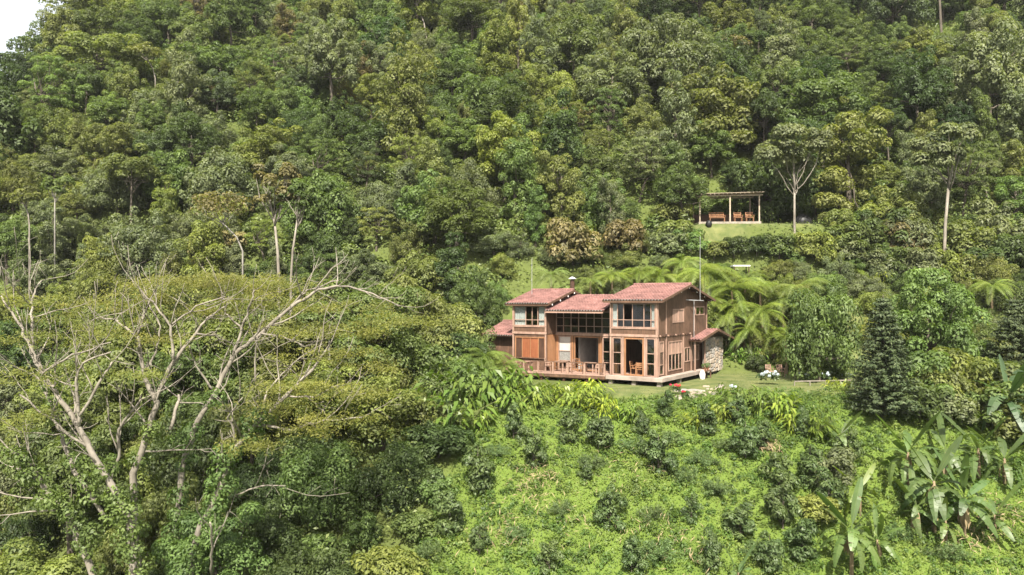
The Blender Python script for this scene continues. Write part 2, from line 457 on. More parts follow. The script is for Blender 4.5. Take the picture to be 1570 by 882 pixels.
wall('back_wall', mfront(9.7), -3.66, -.14, 0.02, 5.6, [], .1, M_wall)
wall('inner_side_wall', mside(-3.52), .0, 9.6, 0.02, 5.58, [(.3, 1.3, FL, 2.6)], .12, M_wall)
gable(-3.52, 0.0, 9.7, 5.602, 6.66, .12, M_wall)
# left block
L_up = (-12.0, -9.12, 3.66, 5.18); L_low = (-11.86, -9.12, 1.15, 2.80)
wall('front_wall', mf, -12.1, -9.02, 0.02, 5.36, [L_up, L_low], .14, M_wall)
wall('side_wall', mside(-9.02), .002, 7.0, 3.06, 5.35, [], .12, M_wall)
wall('lower_side_wall', mside(-9.02), .002, 7.0, 0.02, 3.0, [], .12, M_orange)
gable(-9.02, 0, 7.0, 5.352, 6.3, .12, M_wall)
wall('side_wall', mside(-12.0), 0.14, 7.0, 0.02, 5.35, [], .1, M_wall); gable(-12.0, 0, 7, 5.352, 6.3, .1, M_wall)
wall('back_wall', mfront(7.0), -11.9, -9.14, .02, 5.35, [], .1, M_wall)
# middle block, set back
MV = 1.4; mm = mfront(MV)
M_up = (-9.0, -3.7, 3.12, 4.78); M_lo = [(-8.78, -7.68, FL, 2.9), (-7.40, -5.22, FL, 2.9), (-4.98, -4.0, FL, 2.9)]
wall('middle_wall', mm, -9.018, -3.662, .02, 5.2, [M_up] + M_lo, .12, M_wall)
# floors, ceilings and inside walls
MB().box(-3.52, -.14, .14, 9.58, .10, FL - .01).build('floor', M_deck, house)
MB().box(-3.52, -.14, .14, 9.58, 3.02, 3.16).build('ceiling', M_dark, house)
MB().box(-9.0, -3.66, 1.52, 6.8, .10, FL - .01).build('floor', M_deck, house)
MB().box(-9.0, -3.66, 5.2, 6.8, FL, 2.97).build('inner_wall', M_plaster, house)
MB().box(-9.0, -3.66, 4.6, 6.8, 3.09, 5.3).build('inner_wall', M_dark, house)  # dark colour instead of plaster puts the upper room's dimness behind the glass
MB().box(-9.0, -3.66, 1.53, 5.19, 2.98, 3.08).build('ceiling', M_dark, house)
for a0, a1 in ((-6.9, -6.2), (-5.7, -4.7), (-8.3, -7.8)): MB().box(a0, a1, 5.14, 5.199, FL, 2.35).build('dark_doorway', M_black, house)  # black boxes on the plaster stand for the shade inside open doorways
MB().box(-7.6, -7.45, 2.4, 5.0, FL, 2.97).build('partition', M_plaster, house)
MB().box(-3.52, -.14, 5.2, 5.3, FL, 3.01).build('inner_wall', M_plaster, house)
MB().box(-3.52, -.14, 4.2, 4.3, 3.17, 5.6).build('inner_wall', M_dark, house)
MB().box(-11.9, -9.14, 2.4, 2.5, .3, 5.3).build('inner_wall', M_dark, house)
st = MB()
st.beam((-3.1, 3.4, 2.9), (-.5, 3.4, .5), .06, .26)
st.build('stair_stringer', M_white, house)
st = MB()
for k in range(10):
    st.box(-3.1 + k * .26, -2.82 + k * .26, 3.45, 4.5, 2.66 - k * .24, 2.70 - k * .24)
st.build('stair_treads', M_dark, house)

# windows
UA = [-3.06, -2.58, -1.89, -1.01, -.48]
window(mf, *R_up, UA, (4.24,), .06, panes={(2, 1): None})
window(mf, *R_low[0], (), (1.9, 1.1), .07); window(mf, *R_low[2], (), (1.9, 1.2), .07)
window(mf, *R_low[1], (), (), .10, M_orange, panes={(0, 0): None}, name='door_frame')
window(ms, *S_op[0], (), (2.0, 1.1), .07, panes={(0, 2): M_trim}); 
window(ms, *S_op[1], (2.55, 3.2, 3.85), (1.75,), .07, panes={(k, 1): M_trim for k in range(4)})
window(ms, *S_op[2], (5.55,), (), .07)
window(ms, *S_op[3], (3.78,), (), .09, panes={(0, 0): M_trim, (1, 0): M_trim}, name='shuttered_window')
window(ms, *S_op[4], (8.15,), (), .09)
window(mf, *L_up, (-10.88, -10.3, -9.78), (4.12,), .06)
window(mf, *L_low, (-11.2, -10.46, -9.73), (), .07, M_orange, panes={(0, 0): M_dark, (1, 0): M_pane_wood, (2, 0): M_pane_wood, (3, 0): M_dark})
va = [-9.0 + (5.3) * k / 8 for k in range(1, 8)]
window(mm, *M_up, va, (3.66, 4.28), .06)
window(mm, *M_lo[0], (), (1.75, 1.0), .07, panes={(0, 0): M_glass, (0, 2): M_plaster})
window(mm, *M_lo[1], (), (), .09, M_orange, panes={(0, 0): None}, name='door_frame')
window(mm, *M_lo[2], (), (1.8, 1.0), .07)
# curtains hang behind the panes
def curtain(m, a0, a1, z0, z1):
    n = 14; V = []
    for i in range(n + 1):
        a = a0 + (a1 - a0) * i / n; b = -.10 - .03 * math.cos(i * 2.4)
        V += [m(a, b, z0), m(a, b, z1)]
    MB().add(V, [(2 * i, 2 * i + 2, 2 * i + 3, 2 * i + 1) for i in range(n)]).build('curtain', M_curtain, house)
curtain(mf, -3.50, -3.08, 3.72, 5.40); curtain(mf, -.47, -.17, 3.72, 5.40)
curtain(mf, -11.98, -10.90, 3.68, 5.16); curtain(mf, -9.76, -9.16, 3.68, 5.16)
# posts and beams, proud of the walls
def post(m, a, z0, z1, w=.13, mat=M_trim, b=.05): MB().box(a - w / 2, a + w / 2, -.01, b, z0, z1, m).build('post', mat, house)
for a in (-3.59, -2.62, -.93, -.07): post(mf, a, .30, 3.02)
for a in (-3.60, -.06): post(mf, a, 3.24, 5.5, .1)
for a in (.07, 1.5, 4.72, 6.3): post(ms, a, .30, 3.0, .14)
for a in (1.5, 6.95, 9.63): post(ms, a, 3.24, 5.58, .09)
post(ms, .05, 3.24, 5.55, .1)
for a in (-12.04, -9.08): post(mf, a, 3.24, 5.3, .12)
for a in (-12.04, -9.08): post(mf, a, .3, 3.0, .12)
for a in (-8.87, -7.54, -5.1, -3.85): post(mm, a, .30, 2.94, .15, M_orange, .06)
def beam_part(m, a0, a1, z0, z1, b, mat=M_trim): MB().box(a0, a1, -.01, b, z0, z1, m).build('beam', mat, house)
beam_part(mf, -3.66, .07, 3.05, 3.23, .075); beam_part(ms, .08, 6.9, 3.03, 3.2, .03, M_wall)
beam_part(mf, -12.12, -9.0, 3.03, 3.2, .07); beam_part(mm, -9.0, -3.68, 2.95, 3.11, .07)
beam_part(mf, -3.66, 0, 3.6, 3.69, .05); beam_part(mf, -12.1, -9.03, 3.57, 3.65, .05)
for k in range(13):
    y = .35 + k * .47
    MB().tube([(0.0, y, 3.115), (.11, y, 3.115)], [.06, .06], 8).build('joist_end', M_dark if k % 3 else M_trim, house)

# roofs
def roof(name, x0, x1, y0, z0, y1, z1, ends=True):
    """Tiled slope from the eave line (y0,z0) up to (y1,z1)."""
    dirv = Vector((0, y1 - y0, z1 - z0)); Ls = dirv.length; d = dirv.normalized(); n = Vector((0, -d.z, d.y))
    if n.z < 0: n = -n
    mb = MB()
    c = [Vector((x, y, z)) for x in (x0, x1) for (y, z) in ((y0, z0), (y1, z1))]
    lo = [p - n * .10 for p in c]; hi = [p - n * .02 for p in c]
    mb.add(lo + hi, [(0, 1, 3, 2), (4, 6, 7, 5), (0, 4, 5, 1), (2, 3, 7, 6), (0, 2, 6, 4), (1, 5, 7, 3)])
    r = mb.build(name, M_dark, house)
    ncol = max(2, round((x1 - x0) / .23)); nrow = max(2, round(Ls / .38)); prof = [0, .038, .062, .068, .062, .038]
    rr = random.Random(int(abs(x0 * 100)) + int(abs(z1 * 10)))
    V = []; Fq = []; S = ncol * 6 + 1
    for j in range(nrow):
        for e, lift in ((0, .028), (1, .0)):
            s = Ls * (j + e) / nrow - (.03 if j == 0 and e == 0 else 0)
            for i in range(S):
                col = min(i // 6, ncol - 1)
                jit = ((col * 37 + j * 91) % 17) / 17 * .012
                p = Vector((x0 + (x1 - x0) * i / (S - 1), y0, z0)) + d * s + n * (prof[i % 6] + lift + jit)
                V.append(p)
        b = j * 2 * S
        for i in range(S - 1): Fq.append((b + i, b + i + 1, b + S + i + 1, b + S + i))
        if j:
            for i in range(S - 1): Fq.append((b - S + i, b - S + i + 1, b + i + 1, b + i))
    t = MB().add(V, Fq).build('tiles', M_tile, r); t['kind'] = 'stuff'
    if ends:
        e = MB()
        for k in range(ncol):
            x = x0 + (x1 - x0) * (k + .5) / ncol
            e.tube([Vector((x, y0, z0)) - d * .022 + n * .025, Vector((x, y0, z0)) + d * .05 + n * .025], [.045, .045], 6)
        e = e.build('tile_mortar', M_plaster, r); e['kind'] = 'stuff'
    return r
def ridge_cap(x0, x1, y, z, parent):
    n = max(2, round((x1 - x0) / .4)); mb = MB()
    for k in range(n):
        a = x0 + (x1 - x0) * k / n; b = x0 + (x1 - x0) * (k + 1) / n + .03
        mb.tube([(a, y, z + .01), (b, y, z + .025)], [.11, .10], 8)
    o = mb.build('ridge_tiles', M_tile, parent); o['kind'] = 'stuff'
def verge(x, y0, z0, y1, z1):
    MB().beam((x, y0, z0 - .06), (x, y1, z1 - .06), .05, .17).build('verge_board', M_wall, house)
r1 = roof('roof', -4.05, .55, -.30, 5.64, 4.85, 6.80); roof('roof', -4.05, .55, 10.06, 5.64, 4.85, 6.80); ridge_cap(-4.05, .55, 4.85, 6.83, r1)
for x in (-4.08, .58): verge(x, -.36, 5.64, 4.85, 6.80); verge(x, 10.06, 5.64, 4.85, 6.80)
r2 = roof('roof', -12.55, -8.65, -.36, 5.38, 3.5, 6.42); roof('roof', -12.55, -8.65, 7.36, 5.38, 3.5, 6.42); ridge_cap(-12.55, -8.65, 3.5, 6.45, r2)
for x in (-12.58, -8.62): verge(x, -.36, 5.38, 3.5, 6.42); verge(x, 7.36, 5.38, 3.5, 6.42)
roof('middle_roof', -9.0, -4.1, -.30, 4.86, 4.2, 6.04)
verge(-9.03 + .06, -.30, 4.86, -.02, 4.93)
MB().box(-9.0, -4.1, 4.2, 5.6, 5.90, 6.0).build('middle_roof_back', M_tile, house)
MB().box(-8.98, -4.1, -.28, -.22, 4.68, 4.82).build('fascia', M_trim, house)
MB().box(-4.04, .54, -.33, -.27, 5.46, 5.58).build('fascia', M_wall, house)
MB().box(-12.54, -8.66, -.33, -.27, 5.20, 5.32).build('fascia', M_wall, house)
for x, pts in ((.16, [(0.1, 5.60), (1.7, 5.93), (3.3, 6.27), (4.85, 6.58), (6.4, 6.27), (8.0, 5.93), (9.5, 5.62)]),
               (-9.0 + .16, [(.1, 5.32), (1.3, 5.64), (2.5, 5.96), (3.5, 6.22), (4.6, 5.95)])):
    for y, z in pts:
        MB().tube([(x - .2, y, z - .03), (x + .28, y, z - .03)], [.075, .075], 8).build('purlin', M_wall, house)
        MB().tube([(x + .281, y, z - .03), (x + .287, y, z - .03)], [.07, .07], 8).build('purlin_end', M_white, house)
# stone wing at the back of the gable
wing = wall('stone_backing', mside(.40), 8.2, 12.3, -.1, 2.68, [], .2, M_mortar)
rs = random.Random(8); y = 8.2
while y < 12.2:
    w = min(rs.uniform(.26, .46), 12.3 - y); z = -.08 - rs.random() * .2
    while z < 2.6:
        hh = rs.uniform(.2, .5); c = max(z, -.09) + .015; d = min(z + hh, 2.66) - .015
        if d - c > .08:
            p = .04 + rs.random() * .05; e = .03; x0 = .402; j = lambda: rs.uniform(.0, .05); a = y + .012 + j() * .4; q = y + w - .012 - j() * .4
            vs = [(x0, a, c), (x0, q, c), (x0, q, d), (x0, a, d), (x0 + p, a + e + j(), c + e + j()), (x0 + p, q - e - j(), c + e + j()), (x0 + p, q - e - j(), d - e - j()), (x0 + p, a + e + j(), d - e - j())]
            MB().add(vs, [(4, 5, 6, 7), (0, 1, 5, 4), (1, 2, 6, 5), (2, 3, 7, 6), (3, 0, 4, 7)]).build('stone', rs.choice(M_stone), wing)
        z += hh
    y += w
wall('wing_wall', mfront(12.3), -4.0, .2, -.1, 2.6, [], .1, M_mortar)
MB().add([(.38, 6.2, 2.60), (.38, 13.0, 2.60), (.38, 9.6, 3.2), (.30, 6.2, 2.60), (.30, 13.0, 2.60), (.30, 9.6, 3.2)],
         [(0, 1, 2), (5, 4, 3), (0, 2, 5, 3), (1, 4, 5, 2), (0, 3, 4, 1)]).build('wing_gable', M_dark, house)
r3 = roof('porch_roof', .02, .95, 5.75, 2.62, 9.6, 3.34, False); roof('porch_roof', -4.0, .95, 13.5, 2.50, 9.78, 3.32, False)
for x in (.98,): verge(x, 5.75, 2.62, 9.6, 3.34); verge(x, 13.5, 2.5, 9.6, 3.34)
post(mside(.42), 6.0, -.1, 2.58, .11, M_trim, .06); post(mside(.42), 8.08, -.1, 2.7, .11, M_trim, .06)
window(ms, 6.6, 7.9, 1.0, 2.2, (7.05, 7.5), (), .07)
# slab, deck and railing
def prism(name, poly, z0, z1, mat, parent=house):
    n = len(poly); V = [(x, y, z0) for x, y in poly] + [(x, y, z1) for x, y in poly]
    return MB().add(V, [tuple(range(n))[::-1], tuple(range(n, 2 * n))] + [(i, (i + 1) % n, n + (i + 1) % n, n + i) for i in range(n)]).build(name, mat, parent)
prism('slab', [(-3.70, -.62), (.62, -.62), (.62, 8.0), (0.01, 8.0), (.01, -.01), (-3.70, -.01)], .02, .28, M_concrete)
for x, y in ((.3, -.3), (-1.6, -.3), (-3.4, -.3), (.35, 3)): MB().box(x - .15, x + .15, y - .15, y + .15, -1.2, .018).build('pier', M_mortar, house)
def dk(x): return -1.65 + (x + 12.6) * 1.0 / 8.85
nb = 44
for k in range(6):
    a = -12.6 + 8.88 * k / 6; b = -12.6 + 8.88 * (k + 1) / 6 - .012
    prism('deck_panel', [(a, dk(a)), (b, dk(b)), (b, -.01 if b < -9.0 else 1.39), (a, -.01 if a < -9.1 else 1.39)] if not (a < -9.02 < b) else
          [(a, dk(a)), (b, dk(b)), (b, -.01), (a, -.01)], .19, .28, M_deck)
MB().box(-9.0, -8.0, 0.002, 1.39, .185, .275).build('deck_panel', M_deck, house)
MB().beam((-12.6, dk(-12.6) + .06, .08), (-3.74, dk(-3.74) + .06, .08), .08, .2).build('deck_beam', M_wall, house)
MB().beam((-12.6, dk(-12.6) + .5, -.02), (-3.74, dk(-3.74) + .4, -.02), .1, .2).build('deck_beam', M_trim, house)
for x in (-12.4, -10.6, -8.8, -7.0, -5.2): MB().box(x - .08, x + .08, dk(x) + .12, dk(x) + .28, -2.2, .0).build('pier', M_dark, house)
rail = MB()
rail.beam((-12.55, dk(-12.55) + .05, 1.10), (-3.76, dk(-3.76) + .05, 1.10), .07, .06)
rail.beam((-12.55, dk(-12.55) + .05, .72), (-3.76, dk(-3.76) + .05, .72), .04, .04)
rail.beam((-12.55, dk(-12.55) + .08, 1.10), (-12.55, -.02, 1.10), .07, .06)
rail.beam((-12.0, -.12, 1.2), (-9.05, -.12, 1.2), .06, .07)
rl = rail.build('railing', M_wall, house)
for x in (-12.55, -11.4, -10.2, -9.0, -7.8, -6.6, -5.3, -4.2, -3.78): MB().box(x - .045, x + .045, dk(x) + .0, dk(x) + .1, .281, 1.07).build('railing_post', M_trim, rl)
for k in range(14):
    x = -4.2 + .42 * (k % 6) / 6 if k < 5 else -12.1 + (k - 5) * .83
    MB().box(x - .015, x + .015, dk(x) + .035, dk(x) + .065, .281, 1.06).build('baluster', M_wall, rl)
# annex at the left
wall('annex_wall', mfront(1.5), -15.4, -12.12, -.6, 2.75, [], .12, M_wall)
wall('annex_wall', mside(-15.4), 1.5, 6.6, -.6, 2.7, [], .12, M_wall)
ra = roof('annex_roof', -15.9, -12.14, .9, 2.80, 4.2, 3.82); roof('annex_roof', -15.9, -12.14, 7.4, 2.8, 4.2, 3.82); ridge_cap(-15.9, -12.14, 4.2, 3.85, ra)
# chimney and masts
def loc_of(p): d = Vector(p) - HO; return Vector((d.dot(EX), d.dot(EY), d.z))
c = loc_of(P(877.5, 440, 63.0))
ch = MB().tube([(c.x, c.y, 5.4), (c.x, c.y, 7.25)], [.19, .19], 10).build('chimney_pipe', M_dark, house)
MB().tube([(c.x, c.y, 7.25), (c.x, c.y, 7.3), (c.x, c.y, 7.34), (c.x, c.y, 7.52)], [.1, .1, .36, .06], 10).build('chimney_cowl', M_metal, ch)
c = loc_of(P(815.5, 447, 62.5))
MB().tube([(c.x, c.y, 6.1), (c.x, c.y, 8.95)], [.018, .014], 6).build('antenna_mast', M_metal, house)
ma = MB().tube([(.22, 6.35, .9), (.22, 6.35, 5.6), (.72, 6.3, 5.65), (.72, 6.3, 10.45)], [.018, .018, .018, .012], 6).build('antenna_mast', M_metal, house)
MB().beam((.05, 5.2, 5.66), (.75, 6.9, 5.60), .05, .05).build('mast_bracket', M_metal, ma)
MB().beam((.1, 6.4, 5.62), (.75, 6.2, 5.62), .05, .05).build('mast_bracket', M_metal, ma)

# ------------------------------------------------------------------ furniture
def chair(label, loc, rz, group, s=1.0, mat=None, cat='chair', name='wooden_chair', w=.5):
    mat = mat or M_orange
    t = empty(name, loc, rz); t.scale = (s, s, s); tag(t, label, cat, group)
    MB().box(-w / 2, w / 2, -.25, .25, .42, .46).build('seat', mat, t)
    bk = MB()
    bk.beam((-w / 2 + .03, .23, .461), (-w / 2 + .03, .31, .98), .045, .045); bk.beam((w / 2 - .03, .23, .461), (w / 2 - .03, .31, .98), .045, .045)
    for z in (.62, .76, .92): bk.beam((-w / 2 + .055, .25 + (z - .46) * .15, z), (w / 2 - .055, .25 + (z - .46) * .15, z), .02, .08)
    bk.build('backrest', mat, t)
    for sx in (-1, 1):
        for sy in (-1, 1): MB().box(sx * (w / 2 - .03) - .025, sx * (w / 2 - .03) + .025, sy * .2 - .025, sy * .2 + .025, 0, .419).build('leg', mat, t)
        ar = MB(); ar.beam((sx * w / 2, -.22, .66), (sx * w / 2, .24, .66), .05, .035); ar.beam((sx * w / 2, -.2, .461), (sx * w / 2, -.2, .64), .035, .035)
        ar.build('armrest', mat, t)
    return t
def table(label, loc, rz, w=1.2, d=.8, group=None, mat=None):
    mat = mat or M_orange
    t = empty('wooden_table', loc, rz); tag(t, label, 'table', group)
    MB().box(-w / 2, w / 2, -d / 2, d / 2, .70, .75).build('table_top', mat, t)
    for sx in (-1, 1):
        for sy in (-1, 1): MB().box(sx * (w / 2 - .08) - .035, sx * (w / 2 - .08) + .035, sy * (d / 2 - .08) - .035, sy * (d / 2 - .08) + .035, 0, .699).build('leg', mat, t)
    return t
DZ = .282; GD = 'furniture on the deck'
table('low wooden table at the left of the deck, beside the brown panelled window', HW(-10.3, -.85, DZ), HA, .9, .6, GD, M_trim)
table('pale wooden table in the middle of the deck', HW(-7.9, .1, DZ), HA, 1.0, .7, GD, M_trim)
table('wooden table outside the open middle doorway', HW(-5.55, .45, DZ), HA, .9, .6, GD, M_trim)
chair('wooden deck chair left of the middle deck table', HW(-8.75, .0, DZ), HA + 1.6, GD, 1.0, M_trim)
chair('wooden deck chair right of the middle deck table', HW(-7.0, .1, DZ), HA - 1.5, GD, 1.0, M_trim)
chair('wooden deck chair in front of the open middle doorway', HW(-6.4, .75, DZ), HA + 2.6, GD, 1.05)
chair('pale wooden deck chair next to the railing at the right end of the deck', HW(-4.7, .35, DZ), HA - 1.2, GD, 1.0, M_trim)
chair('wooden deck chair beside the low table at the left of the deck', HW(-11.2, -.8, DZ), HA + 1.5, GD, 1.0, M_trim)
table('orange wooden dining table just inside the open right-hand doorway', HW(-1.6, 1.3, FL), HA, 1.1, .8)
chair('orange wooden chair at the dining table, near the doorway', HW(-1.5, .55, FL), HA + math.pi, 'dining chairs inside the doorway', .95)
chair('orange wooden chair at the left end of the dining table', HW(-2.3, 1.2, FL), HA + 1.57, 'dining chairs inside the doorway', .95)
t = empty('plant_bench', HW(.95, 6.9, gz(*HW(.95, 6.9).xy) - .01), HA + math.pi / 2); tag(t, 'small brown plant bench against the porch of the stone wing', 'bench')
MB().box(-.7, .7, -.2, .2, .55, .62).build('bench_top', M_wall, t)
for sx in (-.6, .6):
    for sy in (-.15, .15): MB().box(sx - .04, sx + .04, sy - .04, sy + .04, 0, .549).build('leg', M_wall, t)
for k, nm in enumerate(('left-hand', 'middle', 'right-hand')):
    b = t.matrix_world
    q = HW(.95, 6.45 + k * .45, gz(*HW(.95, 6.9).xy) + .612)
    pt = empty('flower_pot', q); tag(pt, f'{nm} clay pot of the three on the porch plant bench', 'flower pot', 'pots on the plant bench')
    MB().tube([(0, 0, 0), (0, 0, .03), (0, 0, .2), (0, 0, .24)], [.08, .09, .12, .13], 10).build('pot', M_pot, pt)
    rg = np.random.default_rng(k); n = 90
    dd = norm(rg.normal(size=(n, 3)) + [0, 0, .6]); 
    inst('foliage', quads_mesh('pot_leaves', leaves(dd * .2 + [0, 0, .34], dd, np.full(n, .14), np.full(n, .06)), L_coffee, rg.random(n)), pt)
q = HW(1.0, 6.0, gz(*HW(1.0, 6.0).xy) - .01)
o = MB().tube([(0, 0, 0), (0, 0, .05), (0, 0, .4), (0, 0, .55), (0, 0, .7), (0, 0, .72)], [.16, .2, .22, .17, .12, .13], 12).build('white_jar', M_white, None, True, q)
tag(o, 'white jar standing at the corner post of the porch', 'jar')

# ------------------------------------------------------------------ pavilion on the upper terrace
pz = 13.15; pr = -0.06
pav_o = Vector((21.6, 79.0, pz)); pav = empty('garden_pavilion', pav_o, pr)
tag(pav, 'open timber pavilion with flat pole roof on the upper lawn', 'pavilion')
MB().box(-3.0, 3.1, -1.6, 2.6, -.9, .22).build('platform', M_path, pav)
for x in (-2.85, .10, 2.95): MB().tube([(x, -1.4, .2), (x, -1.4, 2.75)], [.075, .07], 8).build('post', M_pole, pav)
for x in (-2.85, 2.95): MB().tube([(x, 2.4, .2), (x, 2.4, 3.0)], [.075, .07], 8).build('post', M_pole, pav)
MB().tube([(-3.2, -1.4, 2.78), (3.3, -1.4, 2.86)], [.075, .07], 8).build('roof_beam', M_pole, pav)
MB().tube([(-3.2, 2.4, 3.05), (3.3, 2.4, 3.1)], [.075, .07], 8).build('roof_beam', M_pole, pav)
for k in range(16):
    x = -3.15 + k * .42
    MB().tube([(x, -1.75, 2.88 + .012 * k), (x, 2.8, 3.18)], [.05, .05], 6).build('roof_pole', M_pole, pav)
MB().add([(-3.3, -1.8, 2.95), (3.4, -1.8, 3.10), (3.4, 2.9, 3.30), (-3.3, 2.9, 3.26), (-3.3, -1.8, 2.99), (3.4, -1.8, 3.14), (3.4, 2.9, 3.34), (-3.3, 2.9, 3.30)],
         [(3, 2, 1, 0), (4, 5, 6, 7), (0, 1, 5, 4), (1, 2, 6, 5), (2, 3, 7, 6), (3, 0, 4, 7)]).build('roof_sheet', M_pole, pav)
MB().box(-2.8, 2.9, 2.45, 2.55, .221, 1.35).build('back_wall', M_wall, pav)
def PV(x, y, z): 
    c, s = math.cos(pr), math.sin(pr); return (pav_o.x + x * c - y * s, pav_o.y + x * s + y * c, pav_o.z + z)
chair('wide orange wooden bench in the pavilion, at the left', PV(-1.0, -.5, .222), pr, None, 1.1, None, 'bench', 'wooden_bench', 1.35)
chair('orange wooden armchair in the pavilion beside the middle post', PV(1.05, -.6, .222), pr, 'armchairs in the pavilion', 1.1, None, 'chair', 'wooden_armchair', .68)
chair('orange wooden armchair at the right end of the pavilion', PV(2.2, -.6, .222), pr, 'armchairs in the pavilion', 1.1, None, 'chair', 'wooden_armchair', .68)
# lawn seats by the shrubs
for px, lb in ((1180, 'left-hand one of two small wooden seats at the back of the house lawn'), (1197, 'right-hand one of two small wooden seats at the back of the house lawn')):
    d = 60.8; x = (px - 785) / F * d
    chair(lb, (x, d, gz(x, d)), .15, 'seats on the house lawn', .95, M_trim)

# ------------------------------------------------------------------ plant builders
def puff_leaves(puffs, n, size, rng, up=.5, jit=.5, droop=.4, wr=.56, low=-.45, shell=(.72, 1.06)):
    """n leaves over the shells of puffs (k,4: centre, radius)."""
    puffs = np.asarray(puffs, float)
    w = puffs[:, 3] ** 2; k = rng.choice(len(puffs), n, p=w / w.sum())
    d = norm(rng.normal(size=(n, 3)))
    d[:, 2] = np.where(d[:, 2] < low, -d[:, 2], d[:, 2])
    r = puffs[k, 3] * rng.uniform(shell[0], shell[1], n)
    pos = puffs[k, :3] + d * r[:, None] * np.array([1, 1, .82])
    nr = norm(d + np.array([0, 0, up]) + rng.normal(size=(n, 3)) * jit * .6)
    L = size * rng.uniform(.65, 1.35, n)
    tone = (rng.random(len(puffs))[k] * .45 + rng.random(n) * .55)
    return leaves(pos, nr, L, L * wr, droop, rng=rng), tone

def limb(p, q, r0, r1, rng, n=5, sag=.12):
    p = np.array(p, float); q = np.array(q, float); L = np.linalg.norm(q - p)
    pts = []; rad = []
    o = rng.normal(size=3) * L * sag * .5
    for i in range(n + 1):
        t = i / n
        pts.append(p + (q - p) * t + o * math.sin(t * math.pi) + rng.normal(size=3) * L * .018 * (0 < i < n))
        rad.append(r0 + (r1 - r0) * t)
    return pts, rad

PROTO = {}
def proto_tree(key, seed, shape, R, H, cz, npuff, nleaf, size, bark, pr=(.75, 1.35), trunk_r=.2, vis=1.0, wr=.5, droop=.4, low=-.45, lean=.3, mat=None, nlimb=12):
    """shape: broad | mound | column | tier | open. R radius, H half height of crown, cz crown centre height."""
    rng = np.random.default_rng(seed); pf = []
    while len(pf) < npuff:
        if shape == 'tier':
            k = len(pf) % 5; zz = cz + H * (k / 2.0 - 1) * .95 + rng.normal() * .12
            rr = R * (1 - .30 * abs(k / 2 - 1)) * math.sqrt(rng.random()); a = rng.random() * 6.283
            pf.append((rr * math.cos(a), rr * math.sin(a), zz + .14 * R * (1 - (rr / R) ** 2), rng.uniform(*pr) * .72)); continue
        d = norm(rng.normal(size=3)); 
        if shape == 'mound' and d[2] < -.15: continue
        if shape == 'broad' and d[2] < -.55: continue
        if shape == 'open' and d[2] < -.2: continue
        s = rng.random() ** (1 / 4.0)
        lump = .68 + .58 * rng.random()
        p = d * s * lump * np.array([R, R, H]); r = rng.uniform(*pr)
        if shape == 'column': p[0] += .35 * math.sin(p[2] * .9 + seed); p[1] += .3 * math.cos(p[2] * .7 + seed)
        pf.append((p[0], p[1], p[2] + cz, r))
    V, tone = puff_leaves(pf, nleaf, size, rng, droop=droop, wr=wr, low=low)
    crown = quads_mesh('crown_' + key, V, mat or L_forest, tone)
    mb = MB(); lx, ly = rng.normal(size=2) * lean
    top = cz + (H * .35 if shape != 'mound' else H * .5)
    tp = [(0, 0, -2.0), (lx * .1, ly * .1, 0), (lx * .5 + rng.normal() * .08, ly * .5, top * .45), (lx, ly, top * .75), (lx * 1.1, ly * 1.1, top)]
    mb.tube(tp, [trunk_r * 1.35, trunk_r * 1.15, trunk_r * .85, trunk_r * .6, trunk_r * .25], 8)
    for i in rng.choice(len(pf), min(nlimb, len(pf)), replace=False):
        q = np.array(pf[i][:3]); t = rng.uniform(.45, .9)
        s = np.array([lx * t, ly * t, top * (.38 + .5 * t)]); s[2] = min(s[2], q[2] - .1 if q[2] > 1 else s[2])
        mb.tube(*limb(s, q, trunk_r * .42, trunk_r * .08, rng), 5)
    trunk = mb.mesh('trunk_' + key, bark, True)
    PROTO.setdefault(shape, []).append((trunk, crown, R, cz + H))
    return trunk, crown

for s in range(5): proto_tree(f'broad{s}', 100 + s, 'broad', 3.2 + .4 * (s % 2), 3.4, 3.7 + .4 * s, 110, 15000, .25, M_bark, (.35, .95))
for s in range(6): proto_tree(f'mound{s}', 200 + s, 'mound', 3.2 + .25 * (s % 3), 3.0 + .5 * s, 1.2, 120, 15500, .22 + .03 * (s % 3), M_bark, (.32, .95), low=-.8, wr=.5 + .06 * (s % 2))
for s in range(4): proto_tree(f'column{s}', 300 + s, 'column', 1.4 + .25 * s, 4.3 + .4 * s, 4.4, 80, 11000, .24, M_bark, (.3, .85), low=-.9, droop=.9)
for s in range(3): proto_tree(f'tier{s}', 400 + s, 'tier', 3.8, 2.3, 4.6 + .4 * s, 110, 13000, .21, M_bark, (.4, .95), trunk_r=.16, wr=.4, lean=.9, nlimb=22, low=-.2)
for s in range(3): proto_tree(f'open{s}', 500 + s, 'open', 2.8, 2.8, 7.2 + .6 * s, 60, 8500, .26, M_bark, (.35, .85), trunk_r=.15, lean=.8, nlimb=14)
NEAR = {}
def near(key, *a, **k):
    t = proto_tree(key, *a, **k); sh = a[1]; NEAR.setdefault(key[:-1], []).append(PROTO[sh].pop())
for s in range(3): near(f'nbroad{s}', 600 + s, 'broad', 3.0, 2.8, 4.6, 60, 15000, .24, M_bark, (.55, 1.05))
for s in range(3): near(f'nmound{s}', 640 + s, 'mound', 2.6, 2.9 + .3 * s, .7, 56, 14000, .20, M_bark, (.5, .95), low=-.8)
for s in range(2): near(f'shrub{s}', 660 + s, 'mound', 1.0, 1.1, .35, 26, 3600, .15, M_bark, (.25, .45), trunk_r=.05, low=-.6)
for s in range(2): near(f'bigtree{s}', 680 + s, 'broad', 4.6, 5.0, 6.0, 95, 26000, .27, M_bark, (.75, 1.35), trunk_r=.3)

